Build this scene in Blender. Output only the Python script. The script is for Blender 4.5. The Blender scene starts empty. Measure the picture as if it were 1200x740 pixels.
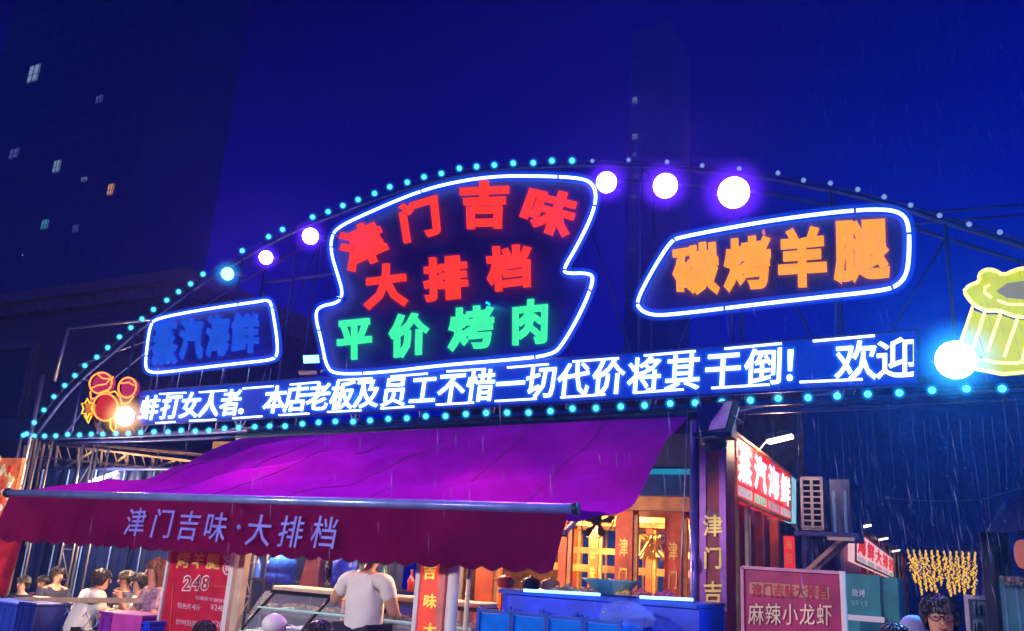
import bpy, math, random
from math import sin, cos, pi, radians
random.seed(7)
S = bpy.context.scene
C = S.collection

# ---------------------------------------------------------------- camera
F = 1000.0
PITCH, YAW, ROLL, EYE = radians(16.2), radians(28.2), radians(3.6), 1.65
fw = (-sin(YAW)*cos(PITCH), cos(YAW)*cos(PITCH), sin(PITCH))
r0 = (cos(YAW), sin(YAW), 0.0)
u0 = (r0[1]*fw[2]-r0[2]*fw[1], r0[2]*fw[0]-r0[0]*fw[2], r0[0]*fw[1]-r0[1]*fw[0])
rt = tuple(cos(ROLL)*a+sin(ROLL)*b for a, b in zip(r0, u0))
up = tuple(cos(ROLL)*b-sin(ROLL)*a for a, b in zip(r0, u0))
from mathutils import Matrix, Vector
cd = bpy.data.cameras.new('camera')
cam = bpy.data.objects.new('camera', cd); C.objects.link(cam)
cam.matrix_world = Matrix(((rt[0], up[0], -fw[0], 0), (rt[1], up[1], -fw[1], 0), (rt[2], up[2], -fw[2], EYE), (0, 0, 0, 1)))
cd.sensor_fit = 'HORIZONTAL'; cd.sensor_width = 36; cd.lens = 36*F/1200
cd.clip_end = 2000
S.camera = cam

# ---------------------------------------------------------------- sky of a wet city night, exposure
W = bpy.data.worlds.new('World'); S.world = W; W.use_nodes = True
nt = W.node_tree; nt.nodes.clear()
out = nt.nodes.new('ShaderNodeOutputWorld'); bg = nt.nodes.new('ShaderNodeBackground')
tc = nt.nodes.new('ShaderNodeTexCoord'); sep = nt.nodes.new('ShaderNodeSeparateXYZ'); rp = nt.nodes.new('ShaderNodeValToRGB')
nz = nt.nodes.new('ShaderNodeTexNoise'); nz.inputs['Scale'].default_value = 2.3; nz.inputs['Detail'].default_value = 5
mx = nt.nodes.new('ShaderNodeMath'); mx.operation = 'MULTIPLY_ADD'; mx.inputs[1].default_value = 0.24
nt.links.new(tc.outputs['Generated'], sep.inputs[0]); nt.links.new(tc.outputs['Generated'], nz.inputs['Vector'])
lx = nt.nodes.new('ShaderNodeMath'); lx.operation = 'MULTIPLY_ADD'; lx.inputs[1].default_value = -0.33
nt.links.new(sep.outputs['X'], lx.inputs[0]); nt.links.new(sep.outputs['Z'], lx.inputs[2])   # the city glows more towards the right
nt.links.new(nz.outputs['Fac'], mx.inputs[0]); nt.links.new(lx.outputs[0], mx.inputs[2])
nt.links.new(mx.outputs[0], rp.inputs['Fac']); nt.links.new(rp.outputs['Color'], bg.inputs['Color'])
e = rp.color_ramp.elements
e[0].position = 0.0; e[0].color = (0.0002, 0.035, 0.34, 1)
e[1].position = 0.95; e[1].color = (0.0004, 0.0002, 0.045, 1)
for p, c in ((0.25, (0.0001, 0.008, 0.36)), (0.47, (0.0001, 0.001, 0.30)), (0.68, (0.0002, 0.0004, 0.14))):
    n = e.new(p); n.color = (*c, 1)
bg.inputs['Strength'].default_value = 1.2
nt.links.new(bg.outputs[0], out.inputs['Surface'])
S.view_settings.view_transform = 'Standard'; S.view_settings.look = 'None'
S.view_settings.exposure = 0.0; S.view_settings.gamma = 1.0; S.view_settings.use_curve_mapping = False
S.cycles.max_bounces = 6; S.cycles.volume_bounces = 0; S.cycles.sample_clamp_indirect = 4
S.cycles.use_denoising = True; S.cycles.caustics_reflective = False; S.cycles.caustics_refractive = False

# ---------------------------------------------------------------- helpers
def ray(px, py):
    x = (px-600)/F; y = (370-py)/F
    return tuple(fw[i]+x*rt[i]+y*up[i] for i in range(3))
def PY(px, py, Y):                      # the place on the wall plane y = Y
    d = ray(px, py); t = Y/d[1]; return Vector((d[0]*t, Y, EYE+d[2]*t))
def PX(px, py, X):
    d = ray(px, py); t = X/d[0]; return Vector((X, d[1]*t, EYE+d[2]*t))
def lerp(a, b, t): return a+(b-a)*t

class MB:
    def __init__(s): s.v = []; s.f = []; s.sm = []
    def add(s, vs, fs, smooth=False):
        n = len(s.v); s.v += [Vector(v) for v in vs]; s.f += [tuple(i+n for i in f) for f in fs]; s.sm += [smooth]*len(fs); return s
    def box(s, a, b):
        x0, x1 = sorted((a[0], b[0])); y0, y1 = sorted((a[1], b[1])); z0, z1 = sorted((a[2], b[2]))
        return s.add([(x0,y0,z0),(x1,y0,z0),(x1,y1,z0),(x0,y1,z0),(x0,y0,z1),(x1,y0,z1),(x1,y1,z1),(x0,y1,z1)],
                     [(0,3,2,1),(4,5,6,7),(0,1,5,4),(1,2,6,5),(2,3,7,6),(3,0,4,7)])
    def cbox(s, a, b, c=0.01):          # box with chamfered vertical and top edges
        x0, x1 = sorted((a[0], b[0])); y0, y1 = sorted((a[1], b[1])); z0, z1 = sorted((a[2], b[2]))
        def ring(x0,x1,y0,y1,z): return [(x0+c,y0,z),(x1-c,y0,z),(x1,y0+c,z),(x1,y1-c,z),(x1-c,y1,z),(x0+c,y1,z),(x0,y1-c,z),(x0,y0+c,z)]
        vs = ring(x0,x1,y0,y1,z0)+ring(x0,x1,y0,y1,z1-c)+ring(x0+c,x1-c,y0+c,y1-c,z1)
        fs = [tuple(range(7,-1,-1)), tuple(range(16,24))]
        for k in (0, 8):
            for i in range(8): fs.append((k+i, k+(i+1)%8, k+8+(i+1)%8, k+8+i))
        return s.add(vs, fs)
    def tube(s, pts, r, n=8, closed=False, cap=True):
        pts = [Vector(p) for p in pts]; m = len(pts); vs = []; ref = Vector((0.31, 0.17, 0.93)).normalized()
        for i, p in enumerate(pts):
            if closed: t = pts[(i+1)%m]-pts[i-1]
            else: t = pts[min(i+1, m-1)]-pts[max(i-1, 0)]
            t.normalize(); a = t.cross(ref)
            if a.length < 0.05: a = t.cross(Vector((1,0,0)))
            a.normalize(); b = t.cross(a); rr = r[i] if isinstance(r, (list, tuple)) else r
            vs += [p+(a*cos(2*pi*k/n)+b*sin(2*pi*k/n))*rr for k in range(n)]
        fs = []
        for i in range(m if closed else m-1):
            j = (i+1)%m
            for k in range(n): fs.append((i*n+k, i*n+(k+1)%n, j*n+(k+1)%n, j*n+k))
        if cap and not closed: fs += [tuple(range(n-1,-1,-1)), tuple((m-1)*n+k for k in range(n))]
        return s.add(vs, fs, n > 5)
    def bar(s, a, b, w, h=None):        # square section bar
        h = h or w; a = Vector(a); b = Vector(b); t = (b-a).normalized(); u = Vector((0,0,1))
        if abs(t.z) > 0.99: u = Vector((0,1,0))
        x = t.cross(u).normalized()*w/2; y = x.cross(t).normalized()*h/2
        vs = [p+i*x+j*y for p in (a, b) for i, j in ((-1,-1),(1,-1),(1,1),(-1,1))]
        return s.add(vs, [(0,1,2,3),(7,6,5,4),(0,4,5,1),(1,5,6,2),(2,6,7,3),(3,7,4,0)])
    def lathe(s, prof, o, axis=(0,0,1), n=16, cap=True):
        o = Vector(o); q = Vector((0,0,1)).rotation_difference(Vector(axis).normalized()); vs = []
        for r, z in prof: vs += [o+q@Vector((r*cos(2*pi*k/n), r*sin(2*pi*k/n), z)) for k in range(n)]
        fs = []
        for i in range(len(prof)-1):
            for k in range(n): fs.append((i*n+k, i*n+(k+1)%n, (i+1)*n+(k+1)%n, (i+1)*n+k))
        if cap: fs += [tuple(range(n-1,-1,-1)), tuple((len(prof)-1)*n+k for k in range(n))]
        return s.add(vs, fs, True)
    def ball(s, c, r, n=12, m=8, sq=(1,1,1)):
        pr = [(max(1e-4, r*sin(pi*i/m)), -r*cos(pi*i/m)) for i in range(m+1)]
        t = MB().lathe(pr, (0,0,0), n=n); c = Vector(c)
        return s.add([c+Vector((v.x*sq[0], v.y*sq[1], v.z*sq[2])) for v in t.v], t.f, True)
    def plate(s, pts, n):               # polygon with thickness vector n
        k = len(pts); pts = [Vector(p) for p in pts]; n = Vector(n)
        return s.add(pts+[p+n for p in pts], [tuple(range(k)), tuple(range(2*k-1, k-1, -1))]+[(i, k+i, k+(i+1)%k, (i+1)%k) for i in range(k)])
    def grid(s, fn, nu, nv):
        vs = [fn(i/nu, j/nv) for j in range(nv+1) for i in range(nu+1)]
        return s.add(vs, [(j*(nu+1)+i, j*(nu+1)+i+1, (j+1)*(nu+1)+i+1, (j+1)*(nu+1)+i) for j in range(nv) for i in range(nu)], True)
    def build(s, name, m, parent=None, **kw):
        if parent is not None: o = parent.matrix_world.inverted() if False else -Vector(parent['_o'])
        else:
            lo = [min(v[i] for v in s.v) for i in range(3)]; hi = [max(v[i] for v in s.v) for i in range(3)]
            o = -Vector(((lo[0]+hi[0])/2, (lo[1]+hi[1])/2, lo[2]))
        me = bpy.data.meshes.new(name); me.from_pydata([v+o for v in s.v], [], s.f)
        me.polygons.foreach_set('use_smooth', s.sm); me.materials.append(m); me.update()
        ob = bpy.data.objects.new(name, me); C.objects.link(ob)
        if parent is not None: ob.parent = parent; ob['_o'] = parent['_o']
        else: ob.location = -o; ob['_o'] = tuple(-o)
        # a sub-part's parent already sits at the thing's origin, so its own offset is the same
        for k, v in kw.items(): ob[k] = v
        return ob

def thing(name, label, cat, loc=(0,0,0), group=None):
    o = bpy.data.objects.new(name, None); C.objects.link(o); o.location = loc; o['_o'] = tuple(loc)
    o.empty_display_size = .2; o['label'] = label; o['category'] = cat
    if group: o['group'] = group
    return o
def tag(o, label, cat, group=None):
    o['label'] = label; o['category'] = cat
    if group: o['group'] = group
    return o

MATS = {}
def mat(name, col, rough=0.6, metal=0.0, emit=None, es=1.0, var=0.25, scale=6.0, bump=0.0, trans=0.0, alpha=1.0, spec=0.5):
    if name in MATS: return MATS[name]
    m = bpy.data.materials.new(name); m.use_nodes = True; t = m.node_tree; b = t.nodes['Principled BSDF']
    b.inputs['Roughness'].default_value = rough; b.inputs['Metallic'].default_value = metal
    b.inputs['Transmission Weight'].default_value = trans; b.inputs['Alpha'].default_value = alpha
    b.inputs['Specular IOR Level'].default_value = spec
    tcn = t.nodes.new('ShaderNodeTexCoord'); n = t.nodes.new('ShaderNodeTexNoise'); n.inputs['Scale'].default_value = scale; n.inputs['Detail'].default_value = 6
    t.links.new(tcn.outputs['Object'], n.inputs['Vector'])
    r = t.nodes.new('ShaderNodeValToRGB'); lo = [c*(1-var) for c in col]; hi = [min(1, c*(1+var)) for c in col]
    r.color_ramp.elements[0].position = .3; r.color_ramp.elements[1].position = .7
    r.color_ramp.elements[0].color = (*lo, 1); r.color_ramp.elements[1].color = (*hi, 1)
    t.links.new(n.outputs['Fac'], r.inputs['Fac']); t.links.new(r.outputs['Color'], b.inputs['Base Color'])
    if emit:
        er = t.nodes.new('ShaderNodeValToRGB'); ev = 0.12
        er.color_ramp.elements[0].position = .3; er.color_ramp.elements[1].position = .7
        er.color_ramp.elements[0].color = (*[c*(1-ev) for c in emit], 1); er.color_ramp.elements[1].color = (*emit, 1)
        t.links.new(n.outputs['Fac'], er.inputs['Fac']); t.links.new(er.outputs['Color'], b.inputs['Emission Color']); b.inputs['Emission Strength'].default_value = es
    if bump:
        bp = t.nodes.new('ShaderNodeBump'); bp.inputs['Strength'].default_value = bump; bp.inputs['Distance'].default_value = .02
        t.links.new(n.outputs['Fac'], bp.inputs['Height']); t.links.new(bp.outputs['Normal'], b.inputs['Normal'])
    MATS[name] = m; return m
def glow(name, col, es): return mat(name, tuple(c*.25+.004 for c in col), .6, emit=col, es=es, scale=3, spec=0)

GL = {}
def glyph(ch, bold):
    if (ch, bold) not in GL:
        c = bpy.data.curves.new('t', 'FONT'); c.body = ch; c.size = 1; c.extrude = .5; c.bevel_depth = bold; c.bevel_resolution = 0; c.resolution_u = 2
        o = bpy.data.objects.new('t', c); C.objects.link(o); bpy.context.view_layer.update()
        m = bpy.data.meshes.new_from_object(o.evaluated_get(bpy.context.evaluated_depsgraph_get()))
        vs = [v.co.copy() for v in m.vertices]; fs = [tuple(p.vertices) for p in m.polygons]
        bpy.data.objects.remove(o); bpy.data.curves.remove(c); bpy.data.meshes.remove(m)
        GL[(ch, bold)] = (vs, fs)
    return GL[(ch, bold)]
def on_quad(mb, ch, q, depth=0.02, bold=0.0, fit=False, clip=1.0):   # q = TL, TR, BR, BL points in space
    vs, fs = glyph(ch, bold); q = [Vector(p) for p in q]
    n = (q[1]-q[0]).cross(q[3]-q[0]).normalized()
    if fit or ord(ch[0]) < 0x2000 or len(ch) > 1:
        x0 = min(v.x for v in vs); x1 = max(v.x for v in vs); y0 = min(v.y for v in vs); y1 = max(v.y for v in vs)
    else: x0, x1, y0, y1 = 0.03-bold, 0.97+bold, -0.08-bold, 0.85+bold
    o = []
    for v in vs:
        s_ = (v.x-x0)/(x1-x0); t_ = (v.y-y0)/(y1-y0); s_ = min(s_, clip)
        a = q[0].lerp(q[1], s_); b = q[3].lerp(q[2], s_)
        o.append(b.lerp(a, t_)+n*(-v.z*depth/(1+2*bold)))
    return mb.add(o, fs)
def quadY(pts, Y): return [PY(x, y, Y) for x, y in pts]
def wall_text(parent, txt, m, x0, x1, z0, z1, y, depth=.006, bold=.01, name='letter', slant=0.0, vertical=False, gap=.06):
    n = len(txt); res = []
    for i, ch in enumerate(txt):
        if ch == ' ': continue
        if vertical: a, b = x0, x1; t = z1-(z1-z0)*(i+gap)/n; u = z1-(z1-z0)*(i+1-gap)/n
        else: a = x0+(x1-x0)*(i+gap)/n; b = x0+(x1-x0)*(i+1-gap)/n; t, u = z1, z0
        if ord(ch) < 0x2000: w = (b-a)*.12; a += w; b -= w
        mb = MB(); on_quad(mb, ch, [(a+slant, y, t), (b+slant, y, t), (b, y, u), (a, y, u)], depth, bold, fit=ch.isdigit())
        res.append(mb.build(name, m, parent))
    return res
def smooth_loop(pts, it=2, closed=True):
    pts = [Vector(p) for p in pts]
    for _ in range(it):
        q = []; n = len(pts)
        for i in range(n if closed else n-1):
            a, b = pts[i], pts[(i+1)%n]; q += [a.lerp(b, .25), a.lerp(b, .75)]
        if not closed: q = [pts[0]]+q+[pts[-1]]
        pts = q
    return pts

# ---------------------------------------------------------------- materials
M = dict(
 steel=mat('blue_painted_steel', (.05,.07,.30), .45, .3), darksteel=mat('dark_steel', (.03,.035,.07), .4, .6),
 pale=mat('pale_metal', (.5,.5,.52), .35, .8), white=mat('white_paint', (.75,.74,.72), .45, var=.08), cream=mat('cream_paint', (.62,.5,.36), .5),
 board=mat('navy_sign_board', (.005,.008,.26), .5, var=.35, scale=3), cable=mat('black_cable', (.02,.02,.03), .5),
 tube=glow('white_blue_neon', (.62,.86,1.0), 3.2), tubeglow=None,
 red=glow('red_neon_letter', (1.0,.040,.002), 1.1), green=glow('green_neon_letter', (.05,.86,.34), 1.15), orange=glow('orange_neon_letter', (1.0,.36,.012), 1.15),
 dimblue=glow('dim_blue_letter', (.01,.10,.72), .8), dimcyan=glow('cyan_letter', (.06,.62,.85), 1.0), redside=mat('dark_red_letter_side', (.25,.01,.01), .5),
 led=glow('cyan_white_led', (.72,.96,1.0), 2.6), ledpanel=mat('led_panel_with_bloom', (.01,.02,.15), .5, emit=(.0,.03,.50), es=.9, scale=2),
 bulb=glow('cyan_bulb', (.12,.78,.95), 1.5), bulbdim=glow('pale_dim_bulb', (.25,.42,.8), .75), lens=glow('flood_lens', (.95,.86,1.0), 9), lenscyan=glow('cyan_flood_lens', (.35,1.0,.95), 2.2), lenswhite=glow('white_flood_lens', (.8,.97,1.0), 30),
 fabric=None, maroon=None, 
 redsign=mat('red_print', (.42,.012,.03), .45, var=.5, scale=5), gold=mat('gold_paint', (.88,.62,.14), .4, .2),
 redlit=mat('red_lightbox', (.5,.02,.02), .4, emit=(.85,.025,.02), es=.8), pinkbox=glow('pink_white_lightbox', (1.0,.55,.58), .95), litwhite=glow('lit_white_print', (1.0,.86,.9), 1.3),
 wood=mat('orange_timber', (.50,.26,.09), .5, scale=9), redcol=mat('red_column', (.62,.10,.02), .5, var=.4, scale=4),
 blue=mat('blue_plastic', (.006,.06,.80), .35), bluedark=mat('dark_blue_plastic_sheet', (.01,.02,.10), .3), teal=mat('teal_paint', (.01,.22,.22), .4),
 black=mat('black_metal', (.012,.012,.018), .3, .4), skin=mat('skin', (.55,.30,.20), .5, var=.08, scale=20), hair=mat('black_hair', (.012,.01,.012), .45),
 glass=mat('glass', (.7,.85,.95), .05, alpha=.22, var=.02), tan=mat('tan_steel', (.62,.46,.30), .5), canvas=mat('brown_canvas', (.26,.12,.08), .8, bump=.4),
 water=mat('falling_water', (.5,.7,1.0), .1, alpha=.55), purple=mat('purple_plastic', (.22,.02,.35), .4), magenta=mat('magenta_plastic', (.55,.06,.40), .4),
 whitecloth=mat('white_cloth', (.78,.77,.72), .85, var=.06, bump=.3), blackcloth=mat('black_cloth', (.012,.014,.04), .8), jeans=mat('dark_trousers', (.02,.02,.06), .8),
)
def fabric_mat(name, c1, c2, tr):
    m = bpy.data.materials.new(name); m.use_nodes = True; t = m.node_tree; b = t.nodes['Principled BSDF']; o = t.nodes['Material Output']
    tcn = t.nodes.new('ShaderNodeTexCoord'); n = t.nodes.new('ShaderNodeTexNoise'); n.inputs['Scale'].default_value = 2.2; n.inputs['Detail'].default_value = 8; n.inputs['Roughness'].default_value = .65
    r = t.nodes.new('ShaderNodeValToRGB'); r.color_ramp.elements[0].color = (*c1, 1); r.color_ramp.elements[1].color = (*c2, 1); r.color_ramp.elements[0].position = .3; r.color_ramp.elements[1].position = .72
    t.links.new(tcn.outputs['Object'], n.inputs['Vector']); t.links.new(n.outputs['Fac'], r.inputs['Fac']); t.links.new(r.outputs['Color'], b.inputs['Base Color'])
    w = t.nodes.new('ShaderNodeTexNoise'); w.inputs['Scale'].default_value = 180; t.links.new(tcn.outputs['Object'], w.inputs['Vector'])
    bp = t.nodes.new('ShaderNodeBump'); bp.inputs['Strength'].default_value = .2; bp.inputs['Distance'].default_value = .004
    t.links.new(w.outputs['Fac'], bp.inputs['Height']); t.links.new(bp.outputs['Normal'], b.inputs['Normal'])
    b.inputs['Roughness'].default_value = .6; b.inputs['Specular IOR Level'].default_value = .0
    tl = t.nodes.new('ShaderNodeBsdfTranslucent'); t.links.new(r.outputs['Color'], tl.inputs['Color'])
    ms = t.nodes.new('ShaderNodeMixShader'); ms.inputs[0].default_value = tr
    t.links.new(b.outputs[0], ms.inputs[1]); t.links.new(tl.outputs[0], ms.inputs[2]); t.links.new(ms.outputs[0], o.inputs['Surface'])
    return m
M['fabric'] = fabric_mat('magenta_awning_canvas', (.26,.003,.34), (.40,.005,.52), .08)
M['maroon'] = fabric_mat('maroon_valance_canvas', (.075,.0025,.036), (.125,.004,.06), .10)

def lamp(parent, kind, loc, col, power, size=.05, direction=None, angle=None, name='lamp_light'):
    l = bpy.data.lights.new(name, kind); l.color = col; l.energy = power
    if kind == 'AREA': l.size = size
    else: l.shadow_soft_size = size
    if kind == 'SPOT': l.spot_size = angle or radians(140); l.spot_blend = .6
    o = bpy.data.objects.new(name, l); C.objects.link(o)
    p = Vector(loc)-Vector(parent['_o']); o.parent = parent; o.location = p
    if direction: o.rotation_euler = Vector(direction).to_track_quat('-Z', 'Y').to_euler()
    return o

# ================================================================= SETTING
g = MB(); g.add([(-400,-60,0),(400,-60,0),(400,600,0),(-400,600,0)], [(0,1,2,3)])
gm = mat('wet_paving', (.06,.06,.065), .18, bump=.5, scale=3)
o = g.build('ground', gm); o['kind'] = 'structure'
# paving slabs of the alley, near part
pv = MB()
for i in range(6):
    for j in range(14):
        x = -1.7+i*.62; y = 4+j*.62; pv.box((x, y, .004), (x+.6, y+.6, .02+random.uniform(0,.004)))
o = pv.build('paving_slabs', mat('grey_slab', (.12,.12,.13), .25, bump=.4)); o['kind'] = 'structure'

# ---- towers
def tower(name, label, x0, x1, y0, y1, h, m, lit, nx, nz):
    t = thing(name, label, 'tower block', ((x0+x1)/2, (y0+y1)/2, 0))
    MB().box((x0,y0,0), (x1,y1,h)).build('wall', m, t)
    MB().box((x0+.5,y0+.6,h), (x1-.5,y1-.5,h+.6)).build('roof_parapet', m, t)
    dark = mat('unlit_window_%d' % nx, (.10,.09,.17) if nx > 6 else (.38,.3,.5), .5); fm = mat('window_frame_paint_%d' % nx, (.12,.11,.2) if nx > 6 else (.5,.5,.6), .6)
    fr = MB(); da = MB()
    dx = (x1-x0)/nx; dz = h/nz
    for i in range(nx):
        for j in range(nz):
            cx = x0+dx*(i+.5); cz = dz*(j+.5)
            fr.box((cx-dx*.27, y0-.12, cz-dz*.28), (cx+dx*.27, y0-.02, cz-dz*.33))
            da.box((cx-dx*.25, y0-.05, cz-dz*.28), (cx+dx*.25, y0+.02, cz+dz*.28))
    a = fr.build('window_sills', fm, t); a['kind'] = 'stuff'; a = da.build('dark_windows', dark, t); a['kind'] = 'stuff'
    for (px, py, w, hh, mm) in lit:
        p = PY(px, py, y0-.2); s = (p-Vector((0,0,EYE))).length/F
        for k in (-1, 1):
            q = MB().box((p.x+k*w*s*.52-w*s*.42, p.y, p.z-hh*s*.5), (p.x+k*w*s*.52+w*s*.42, p.y+.12, p.z+hh*s*.5)).build('lit_window', mm, t)
        f_ = MB()
        for zz in (-.5,-.1,.52): f_.box((p.x-w*s, p.y-.06, p.z+hh*s*zz-.04), (p.x+w*s, p.y-.01, p.z+hh*s*zz+.04))
        for xx in (-1,0,1): f_.box((p.x+xx*w*s-.05, p.y-.08, p.z-hh*s*.55), (p.x+xx*w*s+.05, p.y-.02, p.z+hh*s*.55))
        f_.build('window_frame', fm, t)
    return t
cool = glow('cool_window_light', (.35,.5,.8), .55); warm = glow('warm_window_light', (1.0,.5,.22), .75); teal_w = glow('teal_window_light', (.1,.5,.8), .5); faint = glow('faint_window_light', (.12,.14,.5), .5)
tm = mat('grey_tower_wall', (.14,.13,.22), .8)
a0 = PY(-60, 300, 70); a1 = PY(142, 300, 70)
tower('apartment_tower', 'tall dark apartment tower on the far left with scattered lit windows', a0.x, a1.x, 70, 84, 110, tm,
      [(39,86,8,18,cool),(116,116,5,8,faint),(16,180,7,10,faint),(66,195,5,13,cool),(98,210,4,4,cool),(129,222,4,12,warm),(52,263,5,10,teal_w),(88,268,4,8,faint)], 12, 34)
b0 = PY(733, 300, 95); b1 = PY(784, 300, 95)
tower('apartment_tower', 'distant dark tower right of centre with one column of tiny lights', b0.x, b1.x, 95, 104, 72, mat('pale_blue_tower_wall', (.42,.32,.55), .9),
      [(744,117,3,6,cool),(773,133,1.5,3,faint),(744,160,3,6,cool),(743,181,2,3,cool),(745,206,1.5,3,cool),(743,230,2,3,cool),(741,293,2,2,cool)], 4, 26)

# ---- low building, left
t = thing('low_building', 'low purple plastered building with cornice behind the left frame post', 'building', tuple(PY(60, 640, 17)*Vector((1,1,0)) if False else (PY(60,640,17).x, 17, 0)))
pm = mat('purple_plaster', (.20,.11,.17), .8, bump=.3)
A = PY(-80, 330, 17); B = PY(150, 400, 17)
topz = PY(0, 352, 17).z; 
L = A.x-6; R = PY(205, 430, 17).x
MB().box((L,17,0), (R,23,topz-.7)).build('wall', pm, t)
MB().box((L-.2,16.75,topz-.7), (R+.2,23.2,topz-.35)).build('cornice', mat('cornice_plaster', (.26,.16,.22), .8), t)
MB().box((L-.35,16.5,topz-.35), (R+.35,23.4,topz)).build('roof', mat('cornice_top', (.3,.18,.25), .8), t)
p0 = PY(2, 412, 17); p1 = PY(24, 490, 17)
w = MB().box((p0.x-1.2,16.93,p1.z), (p1.x,17.05,p0.z)).build('window', mat('dark_window_glass', (.01,.012,.03), .1), t)
f_ = MB(); f_.box((p0.x-1.3,16.85,p0.z), (p1.x+.2,16.99,p0.z+.22)); f_.box((p1.x,16.85,p1.z), (p1.x+.2,16.99,p0.z)); f_.build('frame', mat('cornice_plaster', (.26,.16,.22), .8), w)

# ================================================================= FACADE FRAME
YF = 8.5
ARCH = [(42.7,510),(51,498),(62.7,482.7),(73.8,468),(86,455),(98.6,442.7),(110,432),(123.5,421),(137,410),(150.5,398),(163.5,387),(177,377),(190,366.5),(204.7,356),(219,346),(233,336),(247,326),(292.7,299),(324,282),(340.5,274),(375.7,258.7),(393.5,252.7),(410.6,245.5),(428.7,238.7),(447.7,232),(465.4,225.4),(485,219),(505,213),(525,208.8),(545,204.6),(565.7,201.6),(587,199),(608.5,197.4),(631,197),(654,196),(676.6,194.4),(700,194.5),(742,195.5),(786,197.5),(828,201),(871,205.5),(915,211),(945,218),(975,223.6),(1006.5,230.5),(1037,239),(1069,248),(1102,258.7),(1137,269.5),(1172,280),(1210,292)]
arch = [PY(x, y, YF+.08) for x, y in ARCH]
LOW = [(38,513),(143,511),(246,506.6),(463,494),(775,478),(1080,463.6),(1230,456.5)]
def low_at(px):
    for (a, b), (c, d) in zip(LOW, LOW[1:]):
        if px <= c: return lerp(b, d, (px-a)/(c-a))
    return LOW[-1][1]
lowp = [PY(x, y, YF+.08) for x, y in LOW]
fr = thing('steel_arch_truss', 'long arched steel truss frame carrying the neon signs over the restaurant front', 'truss', (lowp[0].x, YF+.1, 0))
MB().tube(smooth_loop(arch, 1, False), .028, 6).build('arch_chord', M['steel'], fr)
MB().tube([p+Vector((0,.45,0)) for p in arch], .022, 6).build('arch_chord', M['steel'], fr)
MB().tube(lowp, .035, 6).build('bottom_chord', M['steel'], fr)
MB().tube([p+Vector((0,.45,0)) for p in lowp], .028, 6).build('bottom_chord', M['steel'], fr)
def zlow(x):
    for a, b in zip(lowp, lowp[1:]):
        if x <= b.x: return lerp(a.z, b.z, (x-a.x)/(b.x-a.x))
    return lowp[-1].z
def zarch(x):
    for a, b in zip(arch, arch[1:]):
        if x <= b.x: return lerp(a.z, b.z, (x-a.x)/(b.x-a.x))
    return arch[-1].z
xs = [-12.2+1.02*i for i in range(13)]
for i, x in enumerate(xs):
    for dy in (.08, .53):
        MB().tube([(x, YF+dy, zlow(x)), (x, YF+dy, zarch(x))], .018, 6).build('upright', M['steel'], fr)
    if i < len(xs)-1:
        x2 = xs[i+1]; z1, z2 = (zlow(x), zarch(x2)) if i%2 else (zarch(x), zlow(x2))
        MB().tube([(x, YF+.53, z1), (x2, YF+.53, z2)], .014, 6).build('diagonal_brace', M['steel'], fr)
    MB().tube([(x, YF+.08, zarch(x)), (x, YF+.53, zarch(x))], .012, 5).build('cross_tie', M['steel'], fr)
# outer wires and left and right posts
wl = MB().tube([PY(80,385,YF), PY(176,375,YF)], .022, 6).build('top_rail', M['pale'], fr)
MB().tube([PY(80,385,YF), PY(64,447,YF)], .028, 6).build('corner_post', M['pale'], fr)
p = PY(50,440,YF+.05); q = PY(36,512,YF+.05)
MB().tube([p, q, (q.x, q.y, 0)], .035, 8).build('corner_post', M['pale'], fr)
MB().tube([PY(172,400,YF+.5), PY(92,428,YF+.5)], .012, 6).build('wire', M['pale'], fr)
MB().tube([PY(1066,251,YF+.2), PY(1225,238,YF+.2)], .012, 6).build('top_rail', M['steel'], fr)
MB().tube([PY(1068,263,YF+.3), PY(1225,250,YF+.3)], .012, 6).build('top_rail', M['steel'], fr)
MB().tube([PY(312,331,YF+.1), PY(398,320,YF+.1)], .025, 6).build('top_rail', M['steel'], fr)
MB().tube([PY(312,331,YF+.1), PY(308,352,YF+.1)], .02, 6).build('upright', M['steel'], fr)

# ---- neon signs
def jmat():  # emissive volume, an added halo of light around the neon tubes
    m = bpy.data.materials.new('silicone_jacket'); m.use_nodes = True; t = m.node_tree; t.nodes.clear()  # glow sleeve added around the tubes, not a jacket
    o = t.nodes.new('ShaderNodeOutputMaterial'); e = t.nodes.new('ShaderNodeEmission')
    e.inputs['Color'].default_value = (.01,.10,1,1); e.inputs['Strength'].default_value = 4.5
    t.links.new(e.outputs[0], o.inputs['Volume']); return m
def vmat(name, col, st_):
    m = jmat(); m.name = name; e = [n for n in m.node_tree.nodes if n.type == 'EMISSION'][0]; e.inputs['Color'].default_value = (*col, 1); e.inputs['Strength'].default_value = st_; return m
M['tubeglow'] = jmat(); M['ledhalo'] = vmat('blue_led_halo', (.0,.22,1), 5); M['redhalo'] = vmat('red_letter_halo', (.9,.02,.0), 1.1); M['greenhalo'] = vmat('green_letter_halo', (.0,.5,.25), 1.6); M['orangehalo'] = vmat('orange_letter_halo', (.9,.16,.0), .9); M['bluehalo'] = vmat('blue_letter_halo', (0,.02,.8), 1.6)  # halos of light around tubes and letters, added as emissive volumes
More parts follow.
